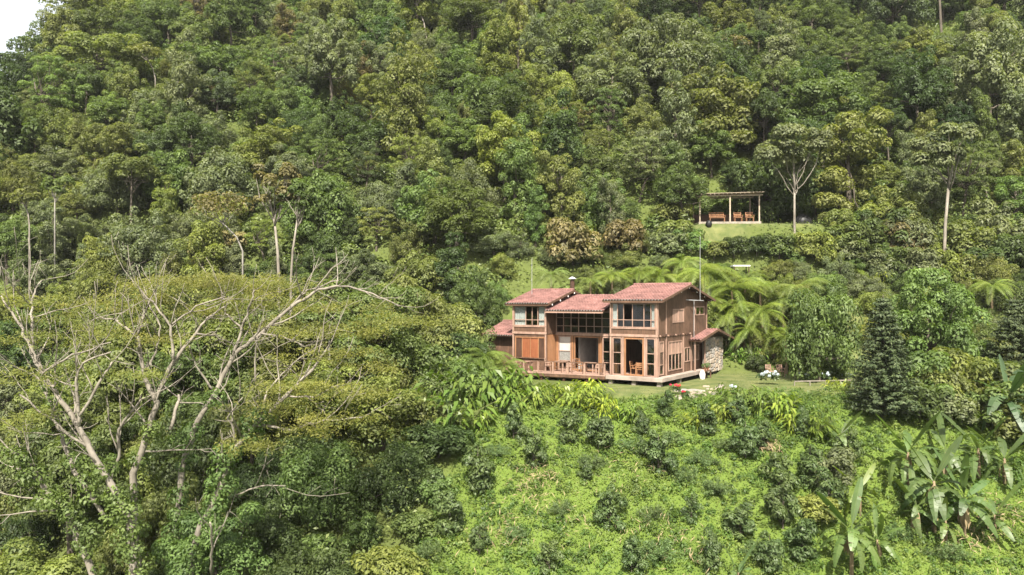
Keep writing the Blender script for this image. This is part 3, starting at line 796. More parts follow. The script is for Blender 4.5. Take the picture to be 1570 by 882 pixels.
TREES = []      # (root, kind words, tone words, px, py)
TONES = {'dark green': (.050, .074, .026), 'mid green': (.082, .112, .037), 'olive green': (.114, .130, .043), 'yellow-green': (.134, .156, .043),
         'fresh green': (.090, .134, .043), 'brownish': (.130, .112, .056), 'grey-green': (.110, .130, .068)}
KNAME = {'broad': ('broadleaf_tree', 'rounded {} broadleaf tree'), 'mound': ('vine_covered_tree', '{} vine-smothered tree'), 'column': ('vine_draped_tree', 'narrow {} creeper-draped tree'),
         'tier': ('layered_tree', 'spreading {} layered tree'), 'open': ('tall_tree', 'tall {} bare-trunked tree'),
         'nbroad': ('broadleaf_tree', 'leafy {} broadleaf tree'), 'nmound': ('bushy_tree', 'bushy {} tree'), 'shrub': ('leafy_shrub', 'small {} leafy shrub'), 'bigtree': ('broadleaf_tree', 'large {} broadleaf tree')}
def plant(kind, x, y, s=1.0, tone='mid green', rz=None, sz=None, label=None, group=None, z=None, v=None, dark=1.0):
    src = PROTO.get(kind) or NEAR[kind]
    tr, cr, R, top = src[v % len(src)] if v is not None else random.choice(src)
    nm, words = KNAME[kind]
    zz = gz(x, y) if z is None else z
    t = empty(nm, (x, y, zz), random.uniform(0, 6.28) if rz is None else rz)
    t.scale = (s * random.uniform(.8, 1.2), s * random.uniform(.85, 1.15), s * random.uniform(.8, 1.3)) if sz is None else (s, s, s * sz)
    a = inst('trunk', tr, t); b = inst('crown', cr, t)
    c = TONES[tone]; j = random.uniform(.85, 1.15)
    b.color = (c[0] * j, c[1] * j, c[2] * j, 1)
    px, py = proj(x, y, zz + top * s * .62)
    if label: tag(t, label, 'tree' if 'tree' in nm else 'shrub', group)
    else: TREES.append((t, kind, words.format(tone), px, py))
    return t

# ------------------------------------------------------------------ umbrella trees in the lower left
def umbrella(label, depth, branches, pads, seed, npad=1350, trunk_r=.36):
    rng = np.random.default_rng(seed)
    b0 = branches[0][0]; base = P(b0[0], b0[1], depth); g = gz(base.x, depth)
    t = empty('umbrella_tree', (base.x, depth, g)); tag(t, label, 'tree', 'umbrella trees in the lower left')
    o = np.array([base.x, depth, g]); mb = MB(); tips = []
    for bi, br in enumerate(branches):
        off = rng.normal() * 1.2 if bi else 0
        n = len(br); w = [q[2] for q in br]
        pts = []
        for i, q in enumerate(br):
            dd = depth + off * (i / max(1, n - 1)); pts.append(np.array(P(q[0], q[1], dd)) - o)
        rad = [max(.012, x * .31 * depth / F) for x in w]
        if bi == 0 or (len(br[0]) > 3):
            pts = [pts[0] * np.array([.4, .4, 0]) + np.array([0, 0, -1.5])] + pts; rad = [rad[0] * 1.3] + rad
        # resample smoothly with a little wander
        P2 = []; R2 = []
        for i in range(len(pts) - 1):
            for k in range(4):
                s = k / 4; P2.append(pts[i] * (1 - s) + pts[i + 1] * s + rng.normal(size=3) * .028); R2.append(rad[i] * (1 - s) + rad[i + 1] * s)
        P2.append(pts[-1]); R2.append(rad[-1])
        mb.tube(P2, R2, 8)
        # side twigs along the outer half
        m = len(P2)
        for i in range(int(m * .35), m, 2):
            d = norm((P2[min(i + 1, m - 1)] - P2[max(i - 1, 0)])) if m > 1 else np.array([0, 0, 1.])
            q = P2[i].copy(); v = norm(d * 1.3 + rng.normal(size=3) * .75 + [0, 0, .25]); L = rng.uniform(1.2, 3.4); r = min(R2[i] * .55, .05)
            tp = [q]; 
            for k in range(5):
                v = norm(v + rng.normal(size=3) * .17 + [0, 0, .09]); q = q + v * L / 5; tp.append(q.copy())
            mb.tube(tp, list(np.linspace(r, .010, 6)), 5)
            for h in (2, 3, 4):
                v2 = norm(v + rng.normal(size=3) * .8); q2 = tp[h]; 
                mb.tube([q2, q2 + v2 * .35 + rng.normal(size=3) * .05, q2 + v2 * .8], [r * .45, r * .3, .007], 4)
    mb.build('trunk', M_pale, t, True)
    vp = []
    for br in branches:
        if len(br) < 5: continue
        for i in range(len(br) - 1):
            for k in range(7):
                s = (k + rng.random()) / 7; py = br[i][1] * (1 - s) + br[i + 1][1] * s
                if py > 700 + rng.normal() * 60: vp.append((*(np.array(P(br[i][0] * (1 - s) + br[i + 1][0] * s, py, depth - .1)) - o + rng.normal(size=3) * .22), rng.uniform(.25, .6)))
    if vp:
        V, tn = puff_leaves(vp, 120 * len(vp), .17, rng, droop=.9, low=-.9); vi = inst('vine', quads_mesh('trunk_vine', V, L_forest, tn), t); vi.color = (.085, .125, .038, 1)
    A = []; T = []
    for (px, py, rx, rz, dd) in pads:
        c = np.array(P(px, py, depth + dd)) - o; R = rx * depth / F; Hh = rz * depth / F
        n = int(npad * max(.35, (R / 2.2) ** 1.4))
        k = max(5, int(R * 7)); a = rng.random(k) * 6.283; rr = R * np.sqrt(rng.random(k))
        cc = np.stack([c[0] + rr * np.cos(a), c[1] + rr * np.sin(a) * .9, c[2] + Hh * (rng.random(k) - .5) * 1.5 - .15 * Hh * (rr / R) ** 2], 1)
        pr = rng.uniform(.45, .95, k); ii = rng.integers(0, k, n)
        d = rng.normal(size=(n, 3)) * np.array([.55, .55, .16])
        pos = cc[ii] + d * pr[ii][:, None]
        nr = norm(np.array([0, -.25, 1.]) + rng.normal(size=(n, 3)) * .5); L = rng.uniform(.08, .20, n)
        A.append(leaves(pos, nr, L, L * .34, .1, rng=rng)); T.append(rng.random(k)[ii] * .6 + rng.random(n) * .4)
    inst('crown', quads_mesh('umbrella_crown', np.concatenate(A), L_umb, np.concatenate(T)), t)

umbrella('pale-limbed umbrella tree at the far left with wide forked trunk', 33.5, [
    [(205, 882, 20), (199, 801, 19), (171, 744, 17), (137, 687, 15), (114, 642, 13), (85, 602, 11), (63, 568, 10), (51, 539, 8), (34, 505, 7), (2, 454, 4)],
    [(159, 790, 11), (114, 721, 11), (97, 676, 10), (80, 630, 9), (68, 585, 7), (50, 545, 5)],
    [(142, 882, 18, 0), (108, 790, 16), (75, 760, 13), (40, 700, 9), (10, 690, 6)],
    [(122, 655, 9), (117, 600, 8), (118, 575, 6), (127, 555, 5), (170, 540, 4)], [(122, 640, 8), (150, 590, 7), (172, 555, 5)],
    [(51, 535, 7), (49, 490, 6), (48, 455, 5), (64, 430, 3)], [(48, 470, 5), (30, 450, 3), (22, 436, 2)], [(108, 790, 8), (60, 740, 5), (20, 715, 4)],
    [(90, 605, 6), (50, 575, 5), (20, 560, 3)], [(137, 687, 7), (90, 655, 6), (30, 605, 4)], [(68, 570, 6), (110, 545, 5), (170, 525, 3)]],
    [(45, 462, 90, 12, 1), (20, 515, 60, 14, 1), (30, 575, 70, 10, -1), (120, 520, 70, 16, 1), (165, 500, 70, 14, 2), (200, 575, 45, 9, 0), (95, 485, 60, 10, 2), (40, 640, 50, 12, -1)], 21)
umbrella('umbrella tree with crooked pale trunk between the far-left and long-armed ones', 36.0, [
    [(210, 860, 17), (205, 727, 17), (228, 659, 16), (239, 619, 14), (222, 573, 10), (210, 517, 8), (176, 488, 5)],
    [(239, 612, 12), (267, 551, 10), (301, 511, 7), (318, 488, 5), (345, 470, 3)], [(267, 551, 8), (261, 500, 6), (240, 470, 5), (212, 440, 3)],
    [(165, 755, 8), (182, 699, 8), (182, 659, 7), (216, 613, 5)], [(222, 573, 7), (240, 540, 5), (246, 500, 4), (228, 465, 3)],
    [(301, 511, 5), (330, 515, 4), (360, 530, 3)], [(210, 517, 6), (225, 470, 4), (240, 445, 3)], [(176, 488, 4), (150, 490, 3), (135, 470, 2)], [(261, 500, 5), (300, 470, 4), (345, 455, 3)],
    [(262, 660, 9), (272, 620, 8), (274, 605, 6)]],
    [(255, 432, 110, 13, 2), (330, 430, 90, 12, 3), (200, 455, 70, 12, 1), (290, 475, 70, 12, 2), (160, 470, 60, 10, 1), (240, 520, 60, 10, 0), (380, 455, 60, 10, 2), (350, 440, 100, 9, 4)], 22)
umbrella('umbrella tree whose long pale limb reaches right towards the big leafy tree', 37.5, [
    [(270, 820, 15), (280, 720, 15), (296, 659, 14), (330, 602, 12), (358, 545, 11), (398, 511, 9), (455, 465, 8), (489, 443, 7), (525, 438, 5), (570, 450, 4), (612, 470, 3)],
    [(358, 545, 8), (372, 500, 6), (385, 465, 5), (390, 445, 3)], [(398, 511, 6), (430, 515, 4), (465, 530, 3)], [(372, 505, 5), (345, 480, 4), (350, 455, 3)], [(455, 465, 5), (470, 445, 4), (520, 430, 3)],
    [(392, 590, 5), (392, 545, 4), (394, 515, 3)], [(330, 602, 6), (300, 560, 4), (290, 530, 3)]],
    [(430, 440, 90, 13, 2), (520, 470, 90, 13, 1), (600, 490, 70, 10, 0), (470, 505, 80, 12, 0), (400, 470, 60, 12, 1), (640, 492, 55, 9, 1), (545, 510, 70, 10, -1), (380, 430, 80, 10, 4)], 23)
umbrella('lowest umbrella tree, leaning right, nearest the weedy slope', 35.0, [
    [(290, 882, 18), (301, 824, 17), (336, 750, 15), (364, 681, 13), (398, 647, 11), (438, 607, 10), (478, 568, 7), (506, 528, 5)],
    [(392, 653, 7), (449, 659, 6), (500, 645, 5), (555, 640, 3)], [(398, 640, 7), (410, 600, 5), (440, 565, 4), (480, 535, 3)], [(364, 681, 6), (350, 640, 4), (372, 610, 3)], [(438, 607, 5), (480, 610, 4), (520, 590, 3)],
    [(324, 882, 6), (325, 840, 6), (322, 801, 4)], [(362, 760, 4), (400, 745, 4), (438, 745, 2)]],
    [(500, 540, 70, 11, 1), (470, 590, 80, 12, 0), (540, 600, 70, 10, 0), (430, 620, 60, 12, 0), (560, 560, 55, 9, 1), (520, 640, 60, 9, -1), (400, 680, 50, 9, -1), (470, 660, 50, 8, -1)], 24)

# ------------------------------------------------------------------ tree ferns, bananas, gingers, coffee, conifers
def frond_mesh(name, L, lift, fall, wid, seed, mat=L_fern, st=30):
    rng = np.random.default_rng(seed); Q = []; R = []
    def pt(t): return np.array([L * (t - .14 * t * t), 0, L * (lift * t - fall * t * t)])
    for i in range(st):
        t = .10 + .9 * i / st; p = pt(t); d = norm(pt(t + .03) - p); up = norm(np.cross(np.cross(d, [0, 0, 1.]), d)); sd = np.cross(d, up)
        pl = L * wid * 1.15 * (math.sin(math.pi * min(1, t * .93 + .05)) ** .75) * rng.uniform(.88, 1.1)
        w = L * .9 / st * .62
        for s in (-1, 1):
            dv = norm(sd * s + d * .35 - np.array([0, 0, .30 + .2 * rng.random()])); c = dv * pl
            Q.append([p - d * w * .3, p + c * .45 + d * w * .55 + up * .02, p + c - np.array([0, 0, pl * .12]), p + c * .45 - d * w * .5 + up * .02]); R.append(.2 + .6 * rng.random())
    for i in range(10):
        a, b = pt(i / 10), pt((i + 1) / 10); r = .022 * L / 2 * (1 - i / 12)
        Q.append([a + [0, r, 0], b + [0, r, 0], b - [0, r, 0], a - [0, r, 0]]); R.append(.1)
    return quads_mesh(name, np.array(Q), mat, np.array(R))
FR = [frond_mesh('frond_a', 2.4, .55, .75, .17, 1), frond_mesh('frond_b', 2.2, .8, .85, .18, 2), frond_mesh('frond_c', 2.4, .25, .75, .16, 3)]
def tree_fern(label, px, py, d, rpx, n=15, col=(1, 1, 1), trunk=True, name='tree_fern', group='tree ferns around the house', tilt=0):
    c = P(px, py, d); g = min(gz(c.x, c.y), c.z - .25); s = rpx * d / F / 2.3
    t = empty(name, (c.x, c.y, g)); tag(t, label, 'fern', group)
    h = c.z - g
    MB().tube([(0, 0, -.6), (.05, 0, h * .5), (0, 0, h)], [.12, .10, .09], 8).build('trunk', M_drystem, t)
    rr = random.Random(int(px * 7 + py))
    for k in range(n + 7):
        o = inst('frond', FR[k % 3], t, (0, 0, h), (rr.uniform(-.2, .2), rr.uniform(-.35, .42), k * 2.399 + rr.uniform(-.2, .2)), s * rr.uniform(.85, 1.12))
        j = rr.uniform(.85, 1.15); o.color = (col[0] * j, col[1] * j, col[2] * j, 1)
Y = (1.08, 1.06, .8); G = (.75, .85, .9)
tree_fern('broad pale tree fern behind the left roof, next to the chimney pipe', 845, 422, 67, 40, 16, (1.0, 1.0, 1.3))
tree_fern('large tree fern above the right-hand roof ridge', 1078, 418, 68, 66, 18, Y)
tree_fern('tree fern over the top right corner of the right-hand roof', 1122, 445, 67, 58, 16, Y)
tree_fern('drooping tree fern against the back corner of the gable', 1112, 486, 66, 50, 15, (1, 1, 1))
tree_fern('yellow-green tree fern between the gable and the round garden tree', 1168, 478, 65, 48, 16, Y)
tree_fern('wide flat tree fern touching the top of the round garden tree', 1222, 442, 67, 58, 15, (1.05, 1, 1.1))
tree_fern('bright tree fern above the grassy path, right of the house', 1308, 418, 74, 42, 16, Y)
tree_fern('small fern right above the middle roof', 938, 424, 68, 40, 14, Y)
tree_fern('fern at the left of the right-hand roof ridge', 1012, 424, 69, 48, 15, Y)
tree_fern('fern left of the mast above the right-hand roof', 1045, 404, 71, 42, 14, (1.1, 1.1, 1))
tree_fern('low fern beside the two lawn seats', 1205, 520, 63, 34, 13, (1, 1, 1))
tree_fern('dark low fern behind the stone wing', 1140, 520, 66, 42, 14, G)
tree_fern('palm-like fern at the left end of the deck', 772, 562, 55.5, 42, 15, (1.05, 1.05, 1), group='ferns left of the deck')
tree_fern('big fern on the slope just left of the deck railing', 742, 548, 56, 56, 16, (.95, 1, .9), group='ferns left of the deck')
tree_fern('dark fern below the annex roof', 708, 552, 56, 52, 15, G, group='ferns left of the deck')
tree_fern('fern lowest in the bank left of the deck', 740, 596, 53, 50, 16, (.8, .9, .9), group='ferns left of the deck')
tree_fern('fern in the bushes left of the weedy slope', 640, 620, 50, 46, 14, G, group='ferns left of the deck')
tree_fern('pale young fern at the left edge of the weedy slope', 648, 735, 42, 36, 13, (1, 1.05, 1.1), group='ferns left of the deck')
tree_fern('fern among dark trees, far up the slope near the right', 1118, 118, 112, 34, 12, (.8, .8, 1), group='tree ferns on the upper slope')
tree_fern('fern at the right of the lawn edge, before the tall conifer', 1232, 628, 50, 34, 13, (.9, .95, .9))
tree_fern('fern at the right of the dark leafy tree', 1520, 440, 66, 44, 14, (1, 1, .9))

for k, (px, py, d, r, w) in enumerate(((1088, 462, 66.5, 40, 'hanging behind the upper edge of the gable'), (1142, 428, 69, 46, 'left of the small white shelter roof'), (1150, 505, 65, 42, 'low, right of the stone wing roof'), (1186, 510, 65, 40, 'behind the two lawn seats'), (1200, 462, 67, 46, 'between two larger ferns left of the round tree'),
        (1240, 470, 66.5, 42, 'just behind the round garden tree'), (980, 420, 69.5, 42, 'above the middle roof, near the right-hand roof'), (905, 432, 68, 36, 'right of the chimney pipe'), (1128, 470, 66, 44, 'right of the gable, in the thick of the ferns'), (1165, 440, 68, 44, 'over the yellow-green fern right of the gable'))):
    tree_fern(f'tree fern {w}', px, py, d, r, 15, (Y, (1, 1, 1), (1.1, 1.1, .9))[k % 3])

def banana_mesh(name, L, lift, fall, wid, seed, torn=.3):
    rng = np.random.default_rng(seed); Q = []; R = []; n = 16
    def pt(t): return np.array([L * (t * (1 - .1 * t)) * .9, 0, L * (lift * t - fall * t ** 2.2)])
    for i in range(n):
        t0 = i / n; t1 = (i + 1) / n - (rng.uniform(.008, .022) if rng.random() < torn else 0); base = rng.random() * .35 + .35
        for s in (-1, 1):
            v = []
            for t in (t0, t1):
                p = pt(t); tw = max(0.0, (t - .12) / .88); w = L * wid * (max(0, math.sin(math.pi * min(1, tw * .96 + .02))) ** .55 if tw > 0 else 0)
                v.append((p, p + np.array([0, s * w * .86, -w * .10 - (rng.uniform(.1, .4) * w if rng.random() < torn else 0)])))
            Q.append([v[0][0], v[1][0], v[1][1], v[0][1]]); R.append(base + .08 * s)
        a, b = pt(t0), pt((i + 1) / n); r = .028 * (1 - i / n * .8)
        Q.append([a + [0, r, .012], b + [0, r, .012], b + [0, -r, .012], a + [0, -r, .012]]); R.append(1.0)
    return quads_mesh(name, np.array(Q), L_banana, np.array(R))
BL = [banana_mesh('banana_leaf_a', 2.3, 1.0, .45, .135, 1, .08), banana_mesh('banana_leaf_b', 2.4, .75, .95, .14, 2, .3), banana_mesh('banana_leaf_c', 2.2, .45, 1.05, .14, 3, .45),
      banana_mesh('banana_leaf_d', 2.4, 1.5, .35, .125, 4, .05)]
def dry_mesh():
    mb = MB(); rr = random.Random(4)
    for s in (-1, 1):
        mb.add([(0, 0, 0), (.25, s * .10, -.35), (.32, s * .16, -1.1), (.28, s * .04, -1.5), (.30, 0, -1.0), (.22, 0, -.3)], [(0, 1, 5), (5, 1, 2, 4), (4, 2, 3)])
    return mb.mesh('dry_banana_leaf', M_dryleaf)
DRY = dry_mesh()
def banana(label, px, py, d, hpx, n=10, col=(1, 1, 1), dry=3, rot=0., s=1.0):
    """py: crown point of the stem in the photograph; hpx: stem length down to the ground."""
    q = hit(px, py + hpx); g = q.z; hs = hpx * q.y / F
    t = empty('banana_plant', (q.x, q.y, g)); tag(t, label, 'banana plant', 'banana plants on the right')
    h = max(hs, .5); s = s * .85
    MB().tube([(0, 0, -.5), (.04, .02, h * .5), (0, 0, h)], [.13 * s, .10 * s, .06 * s], 9).build('stem', M_drystem, t, True)
    rr = random.Random(int(px + py * 3))
    n += 5
    for k in range(n):
        v = (3 if k < 2 else 0 if k < 4 else 1 if k < 7 else 2)
        o = inst('leaf', BL[v], t, (0, 0, h - .04 * k), (rr.uniform(-.5, .5), rr.uniform(-.1, .15), rot + k * 2.399 + rr.uniform(-.3, .3)), s * rr.uniform(.8, 1.1))
        j = rr.uniform(.8, 1.25); o.color = (col[0] * j, col[1] * j, col[2] * j, 1)
    for k in range(dry): inst('dry_leaf', DRY, t, (0, 0, h - .15), (0, rr.uniform(-.2, .2), rr.uniform(0, 6.28)), s * rr.uniform(.7, 1.1))
banana('foremost banana plant with upright leaves at the bottom right', 1305, 815, 38.5, 80, 9, (1.0, 1.05, .95), 5, 1.2, 1.05)
banana('tall banana plant in the middle of the right-hand clump', 1432, 738, 43, 80, 10, (.85, .92, .95), 5, .4, 1.15)
banana('banana plant at the lower right of the right-hand clump', 1478, 765, 42, 60, 9, (.8, .9, .9), 4, 2.2, 1.05)
banana('banana plant with raised leaf at the top left of the right-hand clump', 1392, 695, 44.5, 60, 8, (1.05, 1.1, 1.0), 3, 3.0, 1.1)
banana('bluish banana plant cut by the right edge, below the dark conifer', 1545, 610, 46, 60, 9, (.75, .9, 1.25), 1, 1.8, 1.35)
banana('small yellow-green banana plant above the foremost one', 1318, 752, 41, 40, 7, (1.5, 1.4, .8), 1, .9, .75)
banana('young pale banana plant at the bottom edge of the slope', 1132, 880, 37.0, 30, 6, (1.1, 1.2, 1.5), 0, .2, .6)
banana('slender banana plant standing under the tall conifer', 1288, 668, 46, 40, 6, (1.1, 1.1, 1.1), 2, 2.6, .8)
banana('banana plant low at the right edge, beside the clump', 1540, 705, 43.5, 40, 7, (.8, .85, .9), 3, .3, .95)

banana('banana plant left of the tall one in the right-hand clump', 1405, 775, 42, 45, 7, (.9, .95, .9), 3, 1.1, .85)
banana('small banana plant in front of the right-hand clump', 1450, 800, 41, 35, 6, (1.1, 1.1, .9), 2, 2.0, .7)
banana('banana plant at the back of the right-hand clump', 1450, 690, 45, 45, 7, (.9, .95, .95), 3, .7, .95)
banana('banana plant between the clump and the bluish one', 1500, 690, 45, 45, 7, (.85, .9, .9), 3, 2.9, .95)
banana('small banana plant beside the foremost one', 1345, 830, 39, 35, 6, (1.0, 1.05, .9), 3, 1.5, .75)
banana('young banana plant right of the lower clump plant', 1525, 790, 41, 35, 6, (.95, 1, .9), 2, .1, .75)
def ginger_proto(seed, canes, hgt, ll):
    rng = np.random.default_rng(seed); Q = []; R = []; mb = MB()
    for c in range(canes):
        a = rng.random() * 6.283; r = rng.random() ** .5 * .45; v = norm(np.array([math.cos(a) * .55, math.sin(a) * .55, 1.0]) + rng.normal(size=3) * .15); h = hgt * rng.uniform(.6, 1.1)
        p0 = np.array([r * math.cos(a), r * math.sin(a), -.2]); p1 = p0 + v * h * .6; p2 = p1 + norm(v + [math.cos(a) * .5, math.sin(a) * .5, -.2]) * h * .5
        mb.tube([p0, p1, p2], [.018, .014, .006], 4)
        ton = rng.random()
        for k in range(10):
            t = .25 + .75 * k / 10; p = p0 * (1 - t) + p1 * t if t < .6 else p1 + (p2 - p1) * (t - .6) / .4
            sd = norm(np.cross(v, [math.cos(a + 1.2), math.sin(a + 1.2), .2])) * (1 if k % 2 else -1); dv = norm(sd + v * .5 + rng.normal(size=3) * .2 - [0, 0, .15]); L = ll * rng.uniform(.8, 1.2)
            nr = norm(np.array([0, 0, 1.]) + rng.normal(size=3) * .3); b = norm(np.cross(dv, nr)) * L * .13; n2 = np.cross(b, dv); tip = p + dv * L - np.array([0, 0, L * .25])
            mid = p + dv * L * .5 + np.array([0, 0, L * .05]); Q.append([p, mid + b, tip, mid - b]); R.append(ton * .5 + rng.random() * .5)
    return quads_mesh('ginger_foliage', np.array(Q), L_ginger, np.array(R)), mb.mesh('ginger_stem', M_stem)
GP = [ginger_proto(k, 26, 1.25, .5) for k in range(3)]
def on_ground(name, px, py, protos, s, label, cat, group, col=(1, 1, 1), v=0, sz=1.0, parts=('foliage', 'stem')):
    q = hit(px, py); t = empty(name, q, (px * 1.7) % 6.28); t.scale = (s * (.8 + .4 * ((px * 13) % 7) / 7), s * (.85 + .3 * ((px * 5) % 7) / 7), s * sz); tag(t, label, cat, group)
    m = protos[v % len(protos)]
    o = inst(parts[0], m[0], t); o.color = (*col, 1)
    inst(parts[1], m[1], t)
    return t
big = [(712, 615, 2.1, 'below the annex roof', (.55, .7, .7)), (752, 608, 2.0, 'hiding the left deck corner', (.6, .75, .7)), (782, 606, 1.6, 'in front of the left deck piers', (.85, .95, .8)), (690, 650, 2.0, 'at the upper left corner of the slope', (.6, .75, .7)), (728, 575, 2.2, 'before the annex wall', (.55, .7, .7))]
ging = [(880, 622, 1.25, 'under the middle of the deck', Y), (815, 618, 1.2, 'under the left half of the deck', (1, 1, 1)), (845, 612, 1.0, 'between the two clumps under the deck', Y), (922, 632, 1.1, 'under the right end of the deck', (1.4, 1.3, .8)),
        (905, 605, 1.0, 'tight below the deck edge', (1.5, 1.4, .8)), (735, 655, 1.1, 'at the top left corner of the weedy slope', (.95, 1, .9)), (968, 640, .9, 'below the corner of the house lawn', (.9, 1, .9)), (785, 622, 1.1, 'left of the deck piers', (.9, 1, .9)),
        (1130, 622, 1.15, 'right of the red flowers', (.7, .85, .9)), (1160, 626, 1.2, 'in front of the pale blue hydrangea', (.75, .9, .9)), (1195, 632, 1.2, 'between hydrangea and fern', (1, 1.05, .8)), (1240, 660, 1.1, 'left of the tall conifer foot', (.8, .9, .8)),
        (1210, 655, 1.0, 'on the bank below the lawn rail', (1.2, 1.15, .8)), (1105, 640, .9, 'on the bank below the stone path', (1.1, 1.1, .9)), (1290, 600, .8, 'at the right end of the lawn', (1.3, 1.2, .8)), (1065, 648, .8, 'below the red flowers', (1.2, 1.15, .9)),
        (1475, 560, 1.1, 'left of the bluish banana', (1.2, 1.1, .8)), (1430, 600, 1.1, 'right of the tall conifer', (.8, .9, .8)), (1500, 510, 1.2, 'on the right bank under the fern', (1.2, 1.15, .8)), (1345, 520, .9, 'beside the grassy path', (1.3, 1.2, .7)),
        (1130, 550, 1.0, 'behind the lawn next to the stone wing', (.75, .9, .9)), (1160, 552, 1.0, 'behind the left lawn seat', (.75, .9, .9)), (1215, 548, .9, 'behind the right lawn seat', (1, 1, .9)), (1350, 432, 1.0, 'right of the bright upper fern', (1.1, 1.0, .9))]
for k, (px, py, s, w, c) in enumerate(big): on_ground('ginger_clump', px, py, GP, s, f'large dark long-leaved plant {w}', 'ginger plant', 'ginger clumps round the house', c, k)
for k, (px, py, s, w, c) in enumerate(ging): on_ground('ginger_clump', px, py, GP, s, f'clump of long-leaved ginger {w}', 'ginger plant', 'ginger clumps round the house', c, k)

def coffee_proto(seed, h=1.75, n=2600):
    rng = np.random.default_rng(seed + 70); pf = []
    while len(pf) < 30:
        d = norm(rng.normal(size=3)); p = d * rng.random() ** .4 * np.array([.62, .62, .85]) * rng.uniform(.8, 1.25)
        p[:2] *= 1.15 - .35 * (p[2] + .8) / 1.6
        pf.append((p[0], p[1], p[2] + .85, rng.uniform(.14, .32)))
    V, tone = puff_leaves(pf, n, .15, rng, droop=1.0, wr=.42, low=-.7); mb = MB(); mb.tube([(0, 0, -.3), (.03, 0, h * .5), (0, 0, h)], [.04, .03, .01], 6)
    for q in pf[:14]: mb.tube([(0, 0, max(.1, q[2] - .3)), q[:3]], [.014, .006], 4)
    return quads_mesh('coffee_foliage', V, L_coffee, tone), mb.mesh('coffee_stem', M_bark)
CP = [coffee_proto(k) for k in range(4)]
coff = [(875, 680, 1.25, 'tall coffee bush below the middle of the deck'), (918, 688, 1.15, 'coffee bush right beside the tall one below the deck'), (787, 674, 1.0, 'coffee bush below the left half of the deck'), (818, 716, 1.15, 'coffee bush in the second row, under the left deck end'),
        (733, 758, 1.35, 'big coffee bush at the left edge of the weedy slope'), (770, 634, .7, 'small coffee bush at the top left of the slope'), (985, 668, .75, 'small coffee bush below the house lawn corner'), (1010, 728, 1.15, 'coffee bush alone below the red flowers'),
        (1085, 668, 1.15, 'rounded coffee bush just under the red flowers'), (1143, 704, 1.1, 'coffee bush below the long-leaved clump, right of the slope'), (1135, 830, 1.1, 'coffee bush low on the slope, right of its middle'), (935, 806, 1.05, 'coffee bush in the middle of the lower slope'),
        (690, 822, 1.2, 'coffee bush low at the left edge of the slope'), (735, 850, .9, 'coffee bush near the bottom left of the slope'), (968, 878, .9, 'coffee bush at the bottom edge under the slope middle'), (1195, 755, 1.25, 'left one of two dense coffee bushes on the right slope'),
        (1242, 748, 1.25, 'right one of two dense coffee bushes on the right slope'), (1200, 812, 1.2, 'coffee bush left of the foremost banana'), (1232, 672, 1.0, 'coffee bush at the foot of the lawn bank'), (650, 712, 1.2, 'coffee bush in the hedge of the left slope edge'),
        (665, 770, 1.1, 'coffee bush under the pale young fern'), (1300, 720, 1.2, 'coffee bush among the bananas'), (1092, 880, 1.0, 'coffee bush at the bottom edge left of the young banana'), (842, 876, .8, 'coffee bush at the bottom edge, left of the middle'),
        (1020, 640, .85, 'coffee bush at the top of the slope below the lawn'), (1130, 652, .95, 'coffee bush beneath the hydrangea clump'), (900, 735, .6, 'low coffee bush in mid slope'), (1060, 800, .65, 'low coffee bush in the right middle of the slope'),
        (1230, 860, 1.2, 'coffee bush in the bottom right beside the banana stem'), (1180, 880, 1.0, 'coffee bush at the bottom edge right of the young banana'), (985, 700, .6, 'little coffee bush left of the lone one'), (1170, 690, .9, 'coffee bush beside the fern on the right bank'),
        (600, 790, 1.2, 'coffee bush in the thicket left of the slope'), (1370, 640, 1.1, 'dark bush at the right foot of the tall conifer'), (1270, 790, 1.2, 'coffee bush behind the foremost banana')]
for k, (px, py, s, lb) in enumerate(coff): on_ground('coffee_bush', px, py, CP, s, lb, 'coffee bush', 'coffee bushes on the weedy slope', v=k, sz=.9 + .25 * ((k * 7) % 5) / 5)

def feather_proto(seed):
    rng = np.random.default_rng(seed); n = 2600
    k = 34; a = rng.random(k) * 6.283; e = rng.random(k)
    d = np.stack([np.cos(a) * (.35 + .6 * e), np.sin(a) * (.35 + .6 * e), 1 - .5 * e], 1); ii = rng.integers(0, k, n); t = rng.random(n) ** .7
    pos = d[ii] * (t * 1.1)[:, None] - np.array([0, 0, .35]) * (t ** 2)[:, None] + rng.normal(size=(n, 3)) * .05 * (.4 + t[:, None])
    nr = norm(rng.normal(size=(n, 3)) + [0, -.2, 1.]); L = rng.uniform(.06, .15, n)
    mb = MB()
    for q in d[:14]: mb.tube([(0, 0, -.1), tuple(q * .5), tuple(q * .95 - np.array([0, 0, .3]))], [.012, .01, .004], 4)
    return quads_mesh('feather_foliage', leaves(pos, nr, L, L * .3, .2, rng=rng), L_weed2, rng.random(n)), mb.mesh('feather_stem', M_stem)
FP = [feather_proto(k) for k in range(3)]
fea = [(1055, 745, 1.2, 'beside the lone coffee bush'), (1075, 715, 1.1, 'below the rounded coffee bush'), (1010, 860, 1.3, 'at the bottom of the slope, near its middle'), (1100, 760, 1.0, 'in the right middle of the slope'), (1160, 860, 1.1, 'left of the young banana'), (760, 700, .9, 'between two coffee bushes on the left slope'),
       (905, 720, 1.0, 'below the tall coffee bush pair'), (860, 790, .9, 'in the left middle of the lower slope'), (1030, 680, .9, 'high on the slope, under the lawn corner'), (690, 700, 1.0, 'at the left slope edge'), (1000, 800, 1.0, 'in the centre of the lower slope'), (960, 690, .8, 'left of the lone coffee bush'),
       (1380, 830, 1.0, 'under the right-hand banana clump'), (1450, 860, 1.1, 'at the bottom right corner'), (790, 830, .9, 'low on the left slope'), (660, 860, 1.1, 'at the bottom left end of the slope'), (1110, 690, .9, 'right of the rounded coffee bush')]
